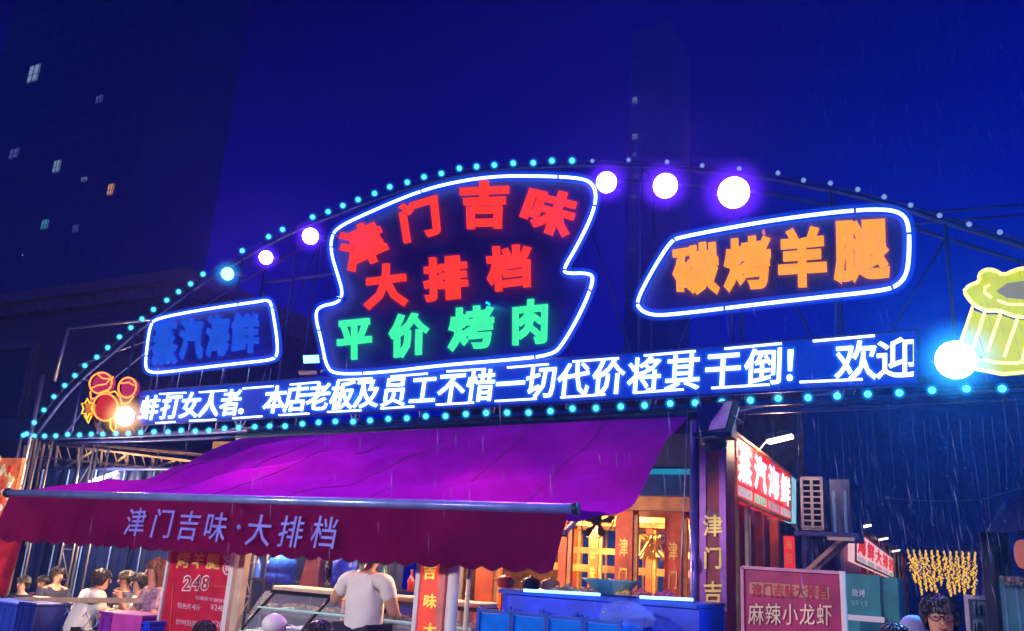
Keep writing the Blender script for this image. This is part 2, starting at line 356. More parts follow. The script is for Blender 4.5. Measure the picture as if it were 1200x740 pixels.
def gmat(name, col, st_):           # light bloom added as a glowing globe, densest round the lamp in its middle
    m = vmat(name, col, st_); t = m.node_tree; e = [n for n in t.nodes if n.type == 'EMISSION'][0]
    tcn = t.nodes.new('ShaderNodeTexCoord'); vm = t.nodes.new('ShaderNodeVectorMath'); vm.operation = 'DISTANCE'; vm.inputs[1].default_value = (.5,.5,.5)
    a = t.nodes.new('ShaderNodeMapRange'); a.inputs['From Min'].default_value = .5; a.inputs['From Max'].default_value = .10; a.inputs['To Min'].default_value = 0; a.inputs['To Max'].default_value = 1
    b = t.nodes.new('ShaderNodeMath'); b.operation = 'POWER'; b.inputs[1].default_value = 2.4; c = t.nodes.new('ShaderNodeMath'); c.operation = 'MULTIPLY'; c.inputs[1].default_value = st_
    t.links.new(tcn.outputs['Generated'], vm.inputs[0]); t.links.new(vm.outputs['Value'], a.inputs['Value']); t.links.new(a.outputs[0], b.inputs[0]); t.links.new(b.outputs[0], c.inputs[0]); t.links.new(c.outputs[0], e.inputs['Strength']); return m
M['orbviolet'] = gmat('violet_glow_orb', (.12,.015,1), 9); M['orbcyan'] = gmat('cyan_glow_orb', (.03,.45,1), 6); M['orbwarm'] = gmat('warm_glow_orb', (1,.5,.2), 9); M['bulbglow'] = vmat('cyan_bulb_glass', (.0,.42,.95), 5)  # bulb material is an added glow volume, not glass
# ---- bulb strings
def bulb_string(name, label, pts, dimfrom=None, r=.034):
    t = thing(name, label, 'string lights', tuple(pts[0]))
    MB().tube([p+Vector((0,.035,.005)) for p in pts], .007, 5).build('cable', M['cable'], t)
    me = {}
    for i, p in enumerate(pts):
        d = dimfrom is not None and i >= dimfrom
        if d not in me:
            b = MB().ball(Vector(t['_o']), r*(.75 if d else 1), 10, 7).build('bulb', M['bulbdim'] if d else M['bulb'], t); me[d] = b
        else: b = me[d].copy(); C.objects.link(b)
        b.location = p-pts[0]+Vector((random.uniform(-.01,.01), 0, random.uniform(-.012,.012)))
        s = me.get('s%d'%0)
        if s is None:
            s = MB().lathe([(.008,0),(.012,.01),(.012,.03)], Vector(t['_o'])+Vector((0,.012,0)), (0,1,0), 6).build('bulb_socket', M['cable'], t); me['s0'] = s
        else: s = s.copy(); C.objects.link(s)
        s.location = b.location
        if not d:
            gl_b = me.get('g')
            if gl_b is None: gl_b = MB().ball(Vector(t['_o']), r*1.75, 12, 8).build('bulb_glow', M['bulbglow'], t); me['g'] = gl_b  # glow ball added as the light halo of each bulb
            else: gl_b = gl_b.copy(); C.objects.link(gl_b)
            gl_b.location = b.location
    return t
bulb_string('string_lights', 'string of cyan bulbs following the arch from lower left over the main sign', [p-Vector((0,.16,0)) for p in arch if True], 36)
bp = []; x = lowp[0].x
while x < lowp[-1].x: bp.append(Vector((x, YF-.08, zlow(x)))); x += .27
bulb_string('string_lights', 'straight string of cyan bulbs along the bottom under the scrolling text', bp)

def outline(t, pts, Y, r=.0185, board=True):
    lp = smooth_loop(quadY(pts, Y), 2)
    tb = MB().tube(lp, r, 8, closed=True).build('neon_tube', M['tube'], t)
    MB().tube(lp, r*3.6, 12, closed=True).build('tube_jacket', M['tubeglow'], tb)  # emissive halo added around the tube, not a jacket
    if board:
        bl = smooth_loop([p+Vector((0,.10,0)) for p in quadY(pts, Y)], 2)
        MB().plate(bl, (0,.03,0)).build('back_board', M['board'], t)
        cen = sum(bl, Vector())/len(bl)
        for k in range(0, len(bl), 12): MB().tube([lp[k]+(lp[(k+1)%len(lp)]-lp[k]).normalized()*j_ for j_ in (-.012,.012)], r*1.15, 8).build('tube_clip', M['pale'], t)
        for k in range(0, len(bl), 24): MB().tube([lp[k], lp[k]+Vector((0,.13,0))], .008, 5).build('stand_off', M['pale'], t)
def grow(q, k):
    c = sum(q, Vector())/4; return [c+(p-c)*k for p in q]
def letters(t, specs, Y, m, bold, depth=.04, halo=None):
    for ch, q in specs:
        mb = MB(); on_quad(mb, ch, quadY(q, Y), depth, bold)
        l_ = mb.build('letter', m, t)
        if halo: mb = MB(); on_quad(mb, ch, grow(quadY(q, Y), (.94+2*bold+.09)/(.94+2*bold)), .11, bold+.045); mb.build('letter_halo', M[halo], l_)  # bolder glowing shell added as the letter's light halo
MAIN = [(388,279),(395,267),(426,252),(479,229),(520,216),(577,206.5),(638,206.5),(683,209),(696,217),(699,233),(692.5,256),(675.5,290),(661,314),(662,321),(691,320),(696,328),(683,362),(660,403),(647,416.6),(596,422),(520,428),(444.6,437),(395,439),(383,432),(376.5,399.5),(369,369),(374.6,359),(397,355),(402,343),(395,320),(388,297)]
YS = 8.33
t = thing('neon_sign', 'large central neon sign with red and green characters in a wavy blue-white outline', 'neon sign', tuple(PY(520, 440, YS)))
outline(t, MAIN, YS)
letters(t, [('津',[(394,275),(441,254),(459,298),(408,322)]), ('门',[(463.5,242),(514.6,226),(519,273),(471,286)]), ('吉',[(537,213),(599,210),(595,267),(540,268)]), ('味',[(620.6,216),(683,229),(664,282),(604,261)]),
            ('大',[(429.5,312),(476,306),(478,358),(427,363)]), ('排',[(496,303),(547.6,298),(548.7,348.4),(497,355)]), ('档',[(568.8,290),(624,285),(624,336),(573,343)])], YS, M['red'], .038, .04, 'redhalo')
letters(t, [('平',[(394.7,373),(436,369),(436,419),(394.7,424)]), ('价',[(456,369),(503,365.5),(501.4,414.7),(456,420)]), ('烤',[(527,361.7),(579,356),(579,407),(525,411.6)]), ('肉',[(598,353),(645,348),(643.5,402),(598,405)])], YS, M['green'], .032, .04, 'greenhalo')
RS = [(786,283),(797,278),(896,259.5),(983,248),(1034.6,245),(1056,249.5),(1065,261.6),(1065.7,296),(1062.7,322),(1052,335),(1034.6,340.8),(957,349),(887.6,356.8),(788,369),(762,369.7),(747,361),(748,348),(766.5,313.5)]
t = thing('neon_sign', 'neon sign with four bubbly orange characters in a slanted blue-white outline', 'neon sign', tuple(PY(900, 370, YS)))
outline(t, RS, YS)
letters(t, [('碳',[(788,290),(841,281),(843.5,344),(789,344.6)]), ('烤',[(848.6,281),(902.7,273.7),(905,337),(848.6,341.6)]), ('羊',[(911,270),(969,264),(970.6,335),(911,338)]), ('腿',[(976,257),(1041,253),(1043,326.5),(978,331)])], YS, M['orange'], .045, .04, 'orangehalo')
LS = [(176.5,380.5),(182.5,374),(220,366),(265,359),(304,353.5),(313,351.7),(317.5,355),(321,373),(325,400),(325,416.5),(319,422),(280,426),(220,433),(187,437),(173.5,436),(170,428.5),(173,400)]
t = thing('neon_sign', 'small left neon sign with dim blue characters inside a tilted white outline', 'neon sign', tuple(PY(250, 440, YS)))
outline(t, LS, YS)
letters(t, [('蒸',[(180,376),(207,373),(207,426),(177,427)]), ('汽',[(212,373),(238,371),(237,420),(209.5,422)]), ('海',[(243,370),(270,368),(267,417),(241,419)]), ('鲜',[(272,368),(304,366),(302,413.5),(271,414)])], YS, M['dimblue'], .04, .04, 'bluehalo')
for px in (186, 212, 238, 262, 292, 318):       # wires hanging from the left sign
    p = PY(px, 432, YS+.1); MB().tube([p, p+Vector((random.uniform(-.02,.02),0,-.28)), p+Vector((random.uniform(-.05,.05),0,-.5))], .006, 5).build('loose_wire', M['pale'], t)

# ---- LED text panel
t = thing('scrolling_text_display', 'long blue LED display with a line of white characters and dashed borders', 'LED display', tuple(PY(620, 480, 8.42)))
TL, TR, BR, BL = PY(163,459,8.42), PY(1076,387,8.42), PY(1076,450,8.42), PY(163,498,8.42)
MB().plate([TL,TR,BR,BL], (0,.08,0)).build('display_panel', M['ledpanel'], t)  # panel emits blue to stand for the bloom around the characters
fr_ = MB(); fr_.bar(TL,TR,.02); fr_.bar(TR,BR,.02); fr_.bar(BR,BL,.02); fr_.bar(BL,TL,.02); fr_.build('display_frame', M['steel'], t)
cx = [175,200,223,246,270,289,322,347,373,401,430,462,496,529,563,598,634,672,713,755,800,847,895,938,1003,1052]
tx = '蚌打女人者。本店老板及员工不惜一切代价将其干倒！欢迎'
tl, tr_, bl, br = PY(165,464.5,8.4), PY(1070,394,8.4), PY(165,493,8.4), PY(1070,442,8.4)
for ch, c in zip(tx, cx):
    X = PY(c, lerp(480, 418, (c-165)/905), 8.4).x; hw = .185
    def at(x, a, b): return Vector((x, 8.4, lerp(a.z, b.z, (x-a.x)/(b.x-a.x))))
    mb = MB(); on_quad(mb, ch, [at(X-hw+.012,tl,tr_), at(X+hw+.012,tl,tr_), at(X+hw-.012,bl,br), at(X-hw-.012,bl,br)], .02, .012, clip=.86 if ch == '迎' else 1)
    if ch == '。':                       # the full stop reads as a small block low in its cell
        c_ = at(X-hw*.45, bl, br)+Vector((0,0,.045)); mb = MB(); on_quad(mb, '。', [c_+Vector((-.04,0,.045)), c_+Vector((.045,0,.045)), c_+Vector((.045,0,-.035)), c_+Vector((-.04,0,-.035))], .02, .02, fit=True); mb.add([c_+Vector(v) for v in ((-.028,-.012,-.025),(.03,-.012,-.025),(.03,-.012,.03),(-.028,-.012,.03))], [(0,1,2,3)])
    l_ = mb.build('character', M['led'], t)
    if ch not in '。迎': mb = MB(); on_quad(mb, ch, grow([at(X-hw+.012,tl,tr_), at(X+hw+.012,tl,tr_), at(X+hw-.012,bl,br), at(X-hw-.012,bl,br)], (.964+.12)/.964), .10, .012+.06); mb.build('character_halo', M['ledhalo'], l_)  # swollen glowing copy added as the character's light halo
DASH = [(187,462,218,460.4),(233.5,460,266,457.6),(284.5,455.6,320,452.7),(340,451,374,448),(396,446,436,443.4),(458,441.5,501,438),(523.7,435.5,569,432.7),(594.5,431,642.7,427),(671,424,725,420),(754.6,417,815,411.7),(849,409,916,402.7),(952.7,400,1025,393.6),
        (182.5,496,205,494.6),(222,493.4,253,492),(273,490.4,307,488),(327,486.7,362,484.8),(383.7,483,423,481),(446,479,485,476.5),(511,474.5,555,472),(580,470.3,628.5,467.5),(657,466,709,462.4),(742,460.5,801,456.5),(833.7,455,901.7,450.8),(937,448,1010.8,444.6)]
for a, b, c, d in DASH: MB().bar(PY(a,b,8.395), PY(c,d,8.395), .02).build('border_dash', M['led'], t)

# ---- crayfish neon
def zp(X, Y): return PY(70+X/7.4, 420+Y/7.4, 8.3)
def ell(cx_, cy_, a, b, rot=0, n=20): return [zp(cx_+a*cos(k*2*pi/n)*cos(rot)-b*sin(k*2*pi/n)*sin(rot), cy_+a*cos(k*2*pi/n)*sin(rot)+b*sin(k*2*pi/n)*cos(rot)) for k in range(n)]
t = thing('neon_figure', 'small orange and red neon shellfish with two round claws at the left end', 'neon figure', tuple(zp(400, 640)))
no = glow('orange_neon_tube', (1,.26,.04), 2.2); ny = glow('yellow_neon_tube', (1,.6,.03), 1.4); pink = glow('pink_lit_fill', (.75,.05,.20), .5); rf = glow('red_lit_fill', (.85,.03,.02), .5)
def fill(pts, m, nm): MB().plate([p+Vector((0,.05,0)) for p in pts], (0,.02,0)).build(nm, m, t)
for pts, fm_ in ((ell(355,215,100,88,-.5), pink), (ell(585,255,76,88,.3), pink), (ell(395,425,108,118), rf)):
    MB().tube(pts, .014, 6, closed=True).build('claw' if fm_ is pink else 'body_shell', no, t); fill(pts, fm_, 'lit_fill')
MB().tube([zp(275,260), zp(330,235), zp(400,225), zp(440,180), zp(465,160)], .011, 6).build('claw_line', no, t)
MB().tube([zp(330,140), zp(370,175), zp(420,180), zp(460,175)], .011, 6).build('claw_line', no, t)
MB().tube([zp(515,220), zp(560,215), zp(600,210), zp(640,235)], .011, 6).build('claw_line', no, t)
MB().tube([zp(350,300), zp(400,280), zp(440,300), zp(480,285), zp(510,330)], .011, 6).build('feeler', ny, t)
MB().tube([zp(265,290), zp(270,350), zp(300,350)], .012, 6).build('leg', no, t)
MB().tube([zp(520,330), zp(540,400), zp(600,385), zp(640,330)], .012, 6).build('leg', no, t)
st = [zp(240+(58 if k%2 else 34)*cos(k*pi/6), 435+(85 if k%2 else 55)*sin(k*pi/6)) for k in range(12)]
MB().tube(st, .012, 6, closed=True).build('tail_fan', ny, t); fill(st, glow('amber_lit_fill', (.9,.25,.02), .7), 'lit_fill')
MB().tube([zp(215,500), zp(248,560), zp(275,500)], .012, 6).build('tail_tip', ny, t)
MB().tube([zp(440,520), zp(440,600), zp(465,635), zp(490,600), zp(480,520)], .012, 6).build('leg', ny, t)
MB().tube([zp(700,332), zp(760,335)], .008, 5).build('stand_off', M['pale'], t)
# ---- beer mug neon
def bq(pts): return [PY(x, y, 8.28) for x, y in pts]
t = thing('neon_figure', 'yellow neon beer mug topped with foam at the right edge', 'neon figure', tuple(PY(1190, 440, 8.28)))
yt = glow('bright_yellow_tube', (1,.98,.25), 1.5); yf = glow('yellow_green_fill', (.64,.74,.01), .95); gf = glow('grey_foam_fill', (.33,.33,.16), .75)
foam = [(1128.6,341.4),(1135,335),(1148,330),(1147,322),(1154,316),(1164.5,316),(1176,323),(1188,317),(1200,314),(1212,316),(1222,325),(1235,330),(1242,340),(1236,352),(1222,366),(1205,372),(1188,371),(1172,364),(1154,364.5),(1140,357)]
fo = smooth_loop(bq(foam), 1); MB().tube(fo, .016, 6, closed=True).build('foam_outline', yt, t)
MB().plate([p+Vector((0,.05,0)) for p in fo], (0,.02,0)).build('lit_fill', yf, t)
body = [(1139,360),(1154,366),(1172,366),(1188,372),(1205,373),(1220,368),(1222,372),(1213,428),(1200,436.5),(1175,438.5),(1145,432.7),(1126,425),(1124,404)]
MB().plate([p+Vector((0,.075,0)) for p in bq(body)], (0,.02,0)).build('lit_fill', yf, t)
for a, b in (((1140,359),(1125,403)),((1154,366),(1141,407)),((1173,366),(1157,412)),((1193,372),(1177,418)),((1211,373),(1198,422))): MB().tube(bq([a, b]), .013, 6).build('glass_line', yt, t)
MB().tube(bq([(1130,414),(1145,420),(1167,425),(1190,426),(1214,421)]), .014, 6).build('base_line', yt, t)
MB().tube(bq([(1128,424),(1145,432.7),(1175,438.5),(1200,436.5),(1216,430)]), .014, 6).build('base_line', yt, t)
MB().tube(bq([(1160,334),(1154,337),(1154,343),(1162,349)]), .012, 6).build('foam_line', yt, t)
MB().tube(bq([(1169,352),(1182,357),(1200,357),(1215,352)]), .012, 6).build('foam_line', yt, t)
MB().plate([p+Vector((0,.03,0)) for p in bq([(1168,340),(1180,331),(1200,328),(1220,334),(1222,346),(1205,350),(1180,348)])], (0,.01,0)).build('foam_shade', gf, t)

# ---- floodlights on the arch
def flood(px, py, rpx, lensm, col, power, label, aim=(0.05,-.93,-.36), Y=8.15, group='round floodlights on the arch', ldir=None, orb=None):
    p = PY(px, py, Y); s = (p-Vector((0,0,EYE))).length/F; r = rpx*s; ax = Vector(aim).normalized()
    t = thing('floodlight', label, 'floodlight', tuple(p), group)
    MB().lathe([(r*.35,-.16),(r*.7,-.13),(r*.95,-.05),(r*1.0,-.005),(r*1.0,.01),(r*.98,.012)], p, ax, 20).build('housing', M['black'], t)
    MB().lathe([(r*.98,.013),(r*.9,.03),(r*.6,.045),(r*.2,.05)], p, ax, 20).build('lens', lensm, t)
    br_ = MB(); sd = ax.cross(Vector((0,0,1))).normalized()
    br_.tube([p+sd*r*1.15, p+sd*r*1.15-ax*.2, p-sd*r*1.15-ax*.2, p-sd*r*1.15], .01, 5); br_.tube([p-ax*.2, p-ax*.2+Vector((0,.25,.02))], .015, 6)
    br_.build('bracket', M['pale'], t)
    fins = MB()
    for k in range(4): fins.lathe([(r*.8,-.12+k*.025),(r*.86,-.115+k*.025),(r*.8,-.11+k*.025)], p, ax, 14)
    fins.build('cooling_fins', M['darksteel'], t)
    gm_ = M[orb] if orb else M['orbwarm'] if col[0] > .85 else M['orbcyan'] if col[1] > .3 else M['orbviolet']
    MB().ball(p+ax*.02, r*(2.9 if r > .17 and gm_ is M['orbcyan'] else 2.6), 28, 18).build('glow_orb', gm_, t)  # glow added around the lens, no solid cover
    if power: lamp(t, 'SPOT', p+ax*.09, col, power, max(.03, r*.7), direction=ldir or tuple(ax), angle=radians(128))
    return t
BV = (.20,.06,1.0); MV = (.75,.06,.85)
flood(267,321,7.5,M['lenscyan'],(.5,.1,1),120,'round cyan floodlight, lowest of the arch lamps on the left', (.45,-.8,-.4), orb='orbcyan')
flood(312,302,8,M['lens'],MV,330,'small oval white floodlight, middle of the three left arch lamps', (.45,-.8,-.4))
flood(364,277,9.5,M['lens'],BV,380,'oval white floodlight just left of the big central sign', (.45,-.8,-.4))
flood(711,214,12.5,M['lens'],BV,330,'round white floodlight touching the top right of the big central sign')
flood(780,218,14.5,M['lens'],(.5,.05,.9),300,'middle one of the three large floodlights right of the central sign', ldir=(-.35,-.85,-.4))
flood(860,226,18,M['lens'],(.9,.07,.7),380,'largest pinkish floodlight above the orange character sign', ldir=(-.6,-.7,-.4), orb='orbviolet')
flood(1120,422,20,M['lenswhite'],(.04,.38,1.0),1500,'dazzling white-blue floodlight at the right end of the LED display', (-.1,-.95,-.25), 8.1, 'floodlights at the display ends')
flood(147,488,10.5,M['lenswhite'],(.9,.75,.55),60,'glaring warm-white floodlight beside the neon shellfish', (.4,-.85,-.2), 8.1, 'floodlights at the display ends')
def box_flood(px, py, w, h, label, m, aim, col, power, Y=8.3):
    p = PY(px, py, Y); t = thing('box_floodlight', label, 'floodlight', tuple(p)); ax = Vector(aim).normalized(); sd = ax.cross(Vector((0,0,1))).normalized(); uu = sd.cross(ax)
    def P(a, b, c): return p+sd*a+uu*b+ax*c
    MB().plate([P(-w,-h,0),P(w,-h,0),P(w,h,0),P(-w,h,0)], ax*-.07).build('housing', M['darksteel'], t)
    MB().plate([P(-w*.9,-h*.85,.003),P(w*.9,-h*.85,.003),P(w*.9,h*.85,.003),P(-w*.9,h*.85,.003)], ax*.008).build('lens', m, t)
    fb = MB()
    for k in range(6): fb.bar(P(-w*.8+k*w*.32,-h*.8,-.09), P(-w*.8+k*w*.32,h*.8,-.09), .01, .03)
    fb.build('cooling_fins', M['pale'], t)
    MB().tube([P(-w*1.1,0,-.03),P(-w*1.1,0,-.16),P(w*1.1,0,-.16),P(w*1.1,0,-.03)], .01, 6).build('bracket', M['pale'], t)
    if power: lamp(t, 'SPOT', P(0,0,.05), col, power, .06, direction=tuple(ax), angle=radians(165))
    return t
box_flood(365,421,.13,.06,'square blue-white floodlight under the left side of the central sign', M['lenscyan'], (.1,-.9,-.4), BV, 30)
box_flood(361,437,.15,.03,'thin flat lamp bar below the square floodlight', M['pale'], (.1,-.9,-.4), BV, 0)
box_flood(845,488,.12,.17,'tilted slatted floodlight on top of the main post', M['pale'], (-.5,-.8,.35), BV, 0, 8.05)

# ================================================================= AWNING
AW = thing('awning', 'long magenta retractable awning with a maroon lettered valance', 'awning', (-6.2, 7.4, 2.0))
FL, FR = PY(15,577,6.32), PY(668,595,6.32)
BLk, BRk = PY(282,514,8.42), PY(806,488,8.42)
def top_pt(u, v):                       # u along the front, v from front to back
    f_ = FL.lerp(FR, u); b_ = BLk.lerp(BRk, u); p = f_.lerp(b_, v)
    sag = sin(pi*v)*(.10+.20*u**3) + sin(pi*v)*(.11*sin(u*8+3*v)+.07*sin(u*17-7*v)+.034*sin(u*39+12*v)+.016*sin(u*77-19*v)+.008*sin(u*150+30*v)+.05*abs(sin(u*12-5*v+1))-.03*abs(sin(u*27+9*v)))
    ridge = .16*math.exp(-((u-.72-.2*v)/.045)**2)*sin(pi*min(1, v*1.2)) - .10*math.exp(-((u-.80-.15*v)/.05)**2)*sin(pi*v)
    return p+Vector((0, 0, -sag+ridge*.7))
MB().grid(top_pt, 110, 26).build('canopy_fabric', M['fabric'], AW)
for k in range(1, 7): MB().tube([top_pt(k/7, j_/24)+Vector((0,0,.003)) for j_ in range(25)], .005, 5).build('seam', mat('dark_magenta_thread', (.12,.003,.12), .7), AW)
bar = MB().tube([FL+Vector((-.04,-.02,-.01)), FR+Vector((.04,-.02,-.01))], .040, 14).build('front_bar', mat('polished_bar', (.30,.42,.95), .25, .5), AW)
for e_ in (FL+Vector((-.06,-.02,-.01)), FR+Vector((.06,-.02,-.01))): MB().lathe([(.05,-.02),(.056,-.015),(.056,.015),(.05,.02)], e_, (1,0,0), 12).build('bar_cap', M['darksteel'], AW)
MB().tube([BLk+Vector((-.1,.06,.02)), BRk+Vector((.1,.06,.02))], .06, 12).build('roller_tube', M['darksteel'], AW)
z_l = PY(15,634,6.3).z; z_r = PY(650,671,6.3).z
NS = 34
def val_pt(u, v):
    x = lerp(FL.x, FR.x, u); zt = lerp(FL.z, FR.z, u)-.05
    sc = .035*abs(sin(pi*u*NS))-.02
    zb = lerp(z_l, z_r, u)-sc+.0
    z = lerp(zt, zb, v)
    return Vector((x-.10*v*(1-.0*u), 6.29-.03*v-(.022*sin(u*95)+.02*sin(u*41+1)+.010*sin(u*230))*v, z))
MB().grid(val_pt, NS*8, 6).build('valance', M['maroon'], AW)
MB().tube([val_pt(i_/(NS*8), 1)+Vector((0,-.004,0)) for i_ in range(NS*8+1)], .005, 5).build('hem_piping', mat('dark_maroon_piping', (.06,.003,.03), .6), AW)
vl = mat('violet_valance_print', (.22,.24,.97), .5)  # blue light on white print put into the base colour
for ch, q in (('津',[(152,596),(174,594.5),(167,629),(143.5,627.5)]),('门',[(183,596),(207,597),(199,631),(174,630)]),('吉',[(213,598),(238,599),(230,634),(204,632)]),('味',[(244,599),(269,601),(262,636),(236,634)]),('大',[(293,602),(321,604),(315,641),(286,639)]),('排',[(331,604),(359,605),(352,642),(323,641)]),('档',[(370,604),(399,606),(392,644),(362,642)])):
    mb = MB(); on_quad(mb, ch, quadY(q, 6.225), .004, .004); mb.build('printed_letter', vl, AW)
MB().lathe([(.025,0),(.025,.004)], PY(280,618,6.225), (0,-1,0), 10).build('printed_dot', vl, AW)
for u in (.03, .5, .97):                # folding arms
    f_ = FL.lerp(FR, u)+Vector((0,.05,-.06)); b_ = BLk.lerp(BRk, u)+Vector((0,0,-.1)); mid = f_.lerp(b_, .5)+Vector((.3,0,-.62) if u < .9 else (-.5,0,-.62))
    a_ = MB().bar(b_, mid, .05, .035).build('folding_arm', M['white'], AW); MB().bar(mid, f_, .045, .03).build('forearm', M['white'], a_); MB().lathe([(.035,-.03),(.035,.03)], mid, (0,0,1), 10).build('elbow_joint', M['darksteel'], a_)

for px, lb, pw in ((120,'added warm tube lamp, unseen beneath the left part of the awning',460),(330,'added tube lamp, unseen beneath the middle of the awning',330),(560,'added tube lamp, unseen beneath the right part of the awning',160)):  # unseen lamps added to light the guests and stall under the awning
    q = PY(px, 600, 7.5); q.z = 2.2; t = thing('added_awning_lamp', lb, 'tube light', tuple(q), 'added unseen tube lamps beneath the awning')
    MB().tube([q+Vector((-.3,0,0)), q+Vector((.3,0,0))], .016, 8).build('tube', glow('white_tube_light', (1,.9,.75), 4), t); MB().bar(q+Vector((-.32,0,.035)), q+Vector((.32,0,.035)), .05, .03).build('fitting', M['white'], t)
    lamp(t, 'POINT', q+Vector((0,0,-.06)), (1,.62,.36), pw, .15)

# ================================================================= MAIN POST
X0, X1 = PY(820,600,8.1).x, PY(852,600,8.1).x
t = thing('sign_pillar', 'tall square red pillar with gold vertical characters and blue edge pipe', 'pillar', ((X0+X1)/2, 8.2, 0))
zt = PY(835,505,8.1).z
MB().box((X0,8.1,0), (X1,8.42,zt)).build('pillar_box', M['redsign'], t)
MB().box((X0-.02,8.08,zt), (X1+.02,8.44,zt+.26)).build('cap_box', M['board'], t)
for x in (X0+.035, X1-.035): MB().box((x-.03,8.075,0), (x+.03,8.099,zt-.03)).build('edge_strip', mat('purple_trim', (.20,.05,.30), .35, .4), t)
for z in (PY(835,618,8.1).z+.12, .9, 2.6): MB().box((X0,8.09,z), (X1,8.098,z+.012)).build('joint_strip', M['black'], t)
MB().tube([(X0-.055,8.12,0),(X0-.055,8.12,zt+.1)], .045, 10).build('edge_pipe', mat('blue_purple_pipe', (.12,.10,.5), .3, .5), t)
for i, (ch, y0, y1) in enumerate((('津',603,629),('门',641,667),('吉',681,708),('味',720,748))):
    mb = MB(); on_quad(mb, ch, quadY([(824,y0),(847,y0),(847,y1),(824,y1)], 8.07), .01, .02); mb.build('letter', M['gold'], t)
for z0 in (.5, .85): 
    mb = MB(); on_quad(mb, '·', [(X0+.1,8.07,z0),(X1-.1,8.07,z0),(X1-.1,8.07,z0-.1),(X0+.1,8.07,z0-.1)], .01, .02); mb.build('letter', M['gold'], t)
dome = PY(836, 520, 7.95)
d_ = thing('speaker_dome', 'dark round dome fixture hanging from the pillar head', 'dome camera', tuple(dome))
MB().ball(dome, .13, 14, 8, (1,1,.6)).build('dome', M['black'], d_); MB().box(dome+Vector((-.18,-.05,.06)), dome+Vector((.18,.2,.1))).build('mount_plate', M['darksteel'], d_)
MB().tube([dome+Vector((-.28,.1,.35)), dome+Vector((-.3,.1,-.4)), PY(800,620,8)+Vector((0,0,0)), PY(797,700,8)], .008, 5).build('hanging_wire', M['pale'], d_)

# ================================================================= RESTAURANT HALL (right of the awning)
HX0, HX1, HY1 = -9.5, -2.35, 15.0
hall = thing('restaurant_hall', 'warmly lit open timber dining hall behind the blue counter', 'building', (-5, 12, 0))
zc = PY(740, 588, 8.7).z
MB().box((HX0,HY1,0), (HX1,HY1+.2,5)).build('back_wall', mat('amber_wall', (.26,.11,.04), .7, var=.5), hall)
MB().box((HX0,8.9,zc+.62), (HX1+.25,HY1+.2,zc+.72)).build('ceiling', mat('dark_ceiling', (.16,.09,.05), .8), hall)
MB().box((-2.36,8.6,0), (-2.24,HY1,zc+.6)).build('side_wall', mat('amber_wall', (.26,.11,.04), .7, var=.5), hall)
MB().box((-4.8,8.62,zc+.06), (-2.36,8.72,zc+.34)).build('fascia', mat('teal_fascia', (.008,.05,.20), .3), hall)
MB().box((-4.8,8.63,zc+.345), (-2.36,8.74,3.05)).build('roof_skirt', mat('navy_added_cover', (.02,.03,.12), .5), hall)  # dark box added to hide the warm hall light above the fascia
MB().tube([(-4.8,8.58,zc+.30),(-2.4,8.58,zc+.30)], .03, 8).build('blue_light_rail', glow('teal_strip', (.02,.35,.55), .7), hall)
for yy in (8.75, 9.8, 11, 12.3, 13.6): MB().box((HX0,yy,zc-.08+.12*(yy-8.75)*0), (HX1,yy+.12,zc+.06)).build('ceiling_beam', M['wood'], hall)
for xx in [-9+.62*i for i in range(11)]: MB().box((xx,8.9,zc+.065), (xx+.08,HY1,zc+.17)).build('rafter', M['wood'], hall)
for yy in (10.2, 12.2):
    for k in range(7): MB().tube([(-9+k,yy,zc-.05),(-8.5+k,yy,zc+.5),(-8+k,yy,zc-.05)], .02, 5).build('truss_web', M['wood'], hall)
MB().box((HX0,13.2,zc-.75), (HX1,13.3,zc-.64)).build('lintel', M['wood'], hall)
MB().box((HX0,11.4,zc-.50), (HX1,11.5,zc-.42)).build('lintel', M['wood'], hall)
def column(pxl, pxr, Y, chs, glowm=None):
    a, b = PY(pxl,640,Y).x, PY(pxr,640,Y).x
    c = MB().box((a,Y,0), (b,Y+(b-a),zc+.5 if Y > 9 else zc-.09)).build('column', M['redcol'], hall)
    s = MB().box((b+.003,Y+.02,0), (b+.05,Y+.08,zc-.1)).build('column_trim', M['wood'], c)
    for i, ch in enumerate(chs):
        z = 2.0-.31*i; w = (b-a)*.27; m_ = (a+b)/2
        mb = MB(); on_quad(mb, ch, [(m_-w,Y-.008,z),(m_+w,Y-.008,z),(m_+w,Y-.008,z-.2),(m_-w,Y-.008,z-.2)], .008, .015); mb.build('letter', M['gold'], c)
column(655,664,8.9,''); column(721,741,9.2,'津门吉味'); column(779,799,9.6,'津门吉味'); column(690,701,12.6,'吉味大'); column(670,676,13.6,''); column(757,764,12.4,'')
column(500,515,9.4,''); column(560,580,9.4,'')
for i, (a, b) in enumerate(((672,692),(703,719),(748,762),(765,776),(802,812))):
    A_, B_ = PY(a,650,14.9), PY(b,650,14.9); w_ = MB().box((A_.x,14.9,1.2), (B_.x,14.98,2.6)).build('window', mat('blue_night_window', (.01,.03,.15), .1, emit=(.005,.03,.25), es=.5), hall)
    MB().box((A_.x-.06,14.88,2.6), (B_.x+.06,14.97,2.68)).build('frame', M['wood'], w_); MB().box(((A_.x+B_.x)/2-.02,14.86,1.2), ((A_.x+B_.x)/2+.02,14.89,2.6)).build('frame', M['wood'], w_)
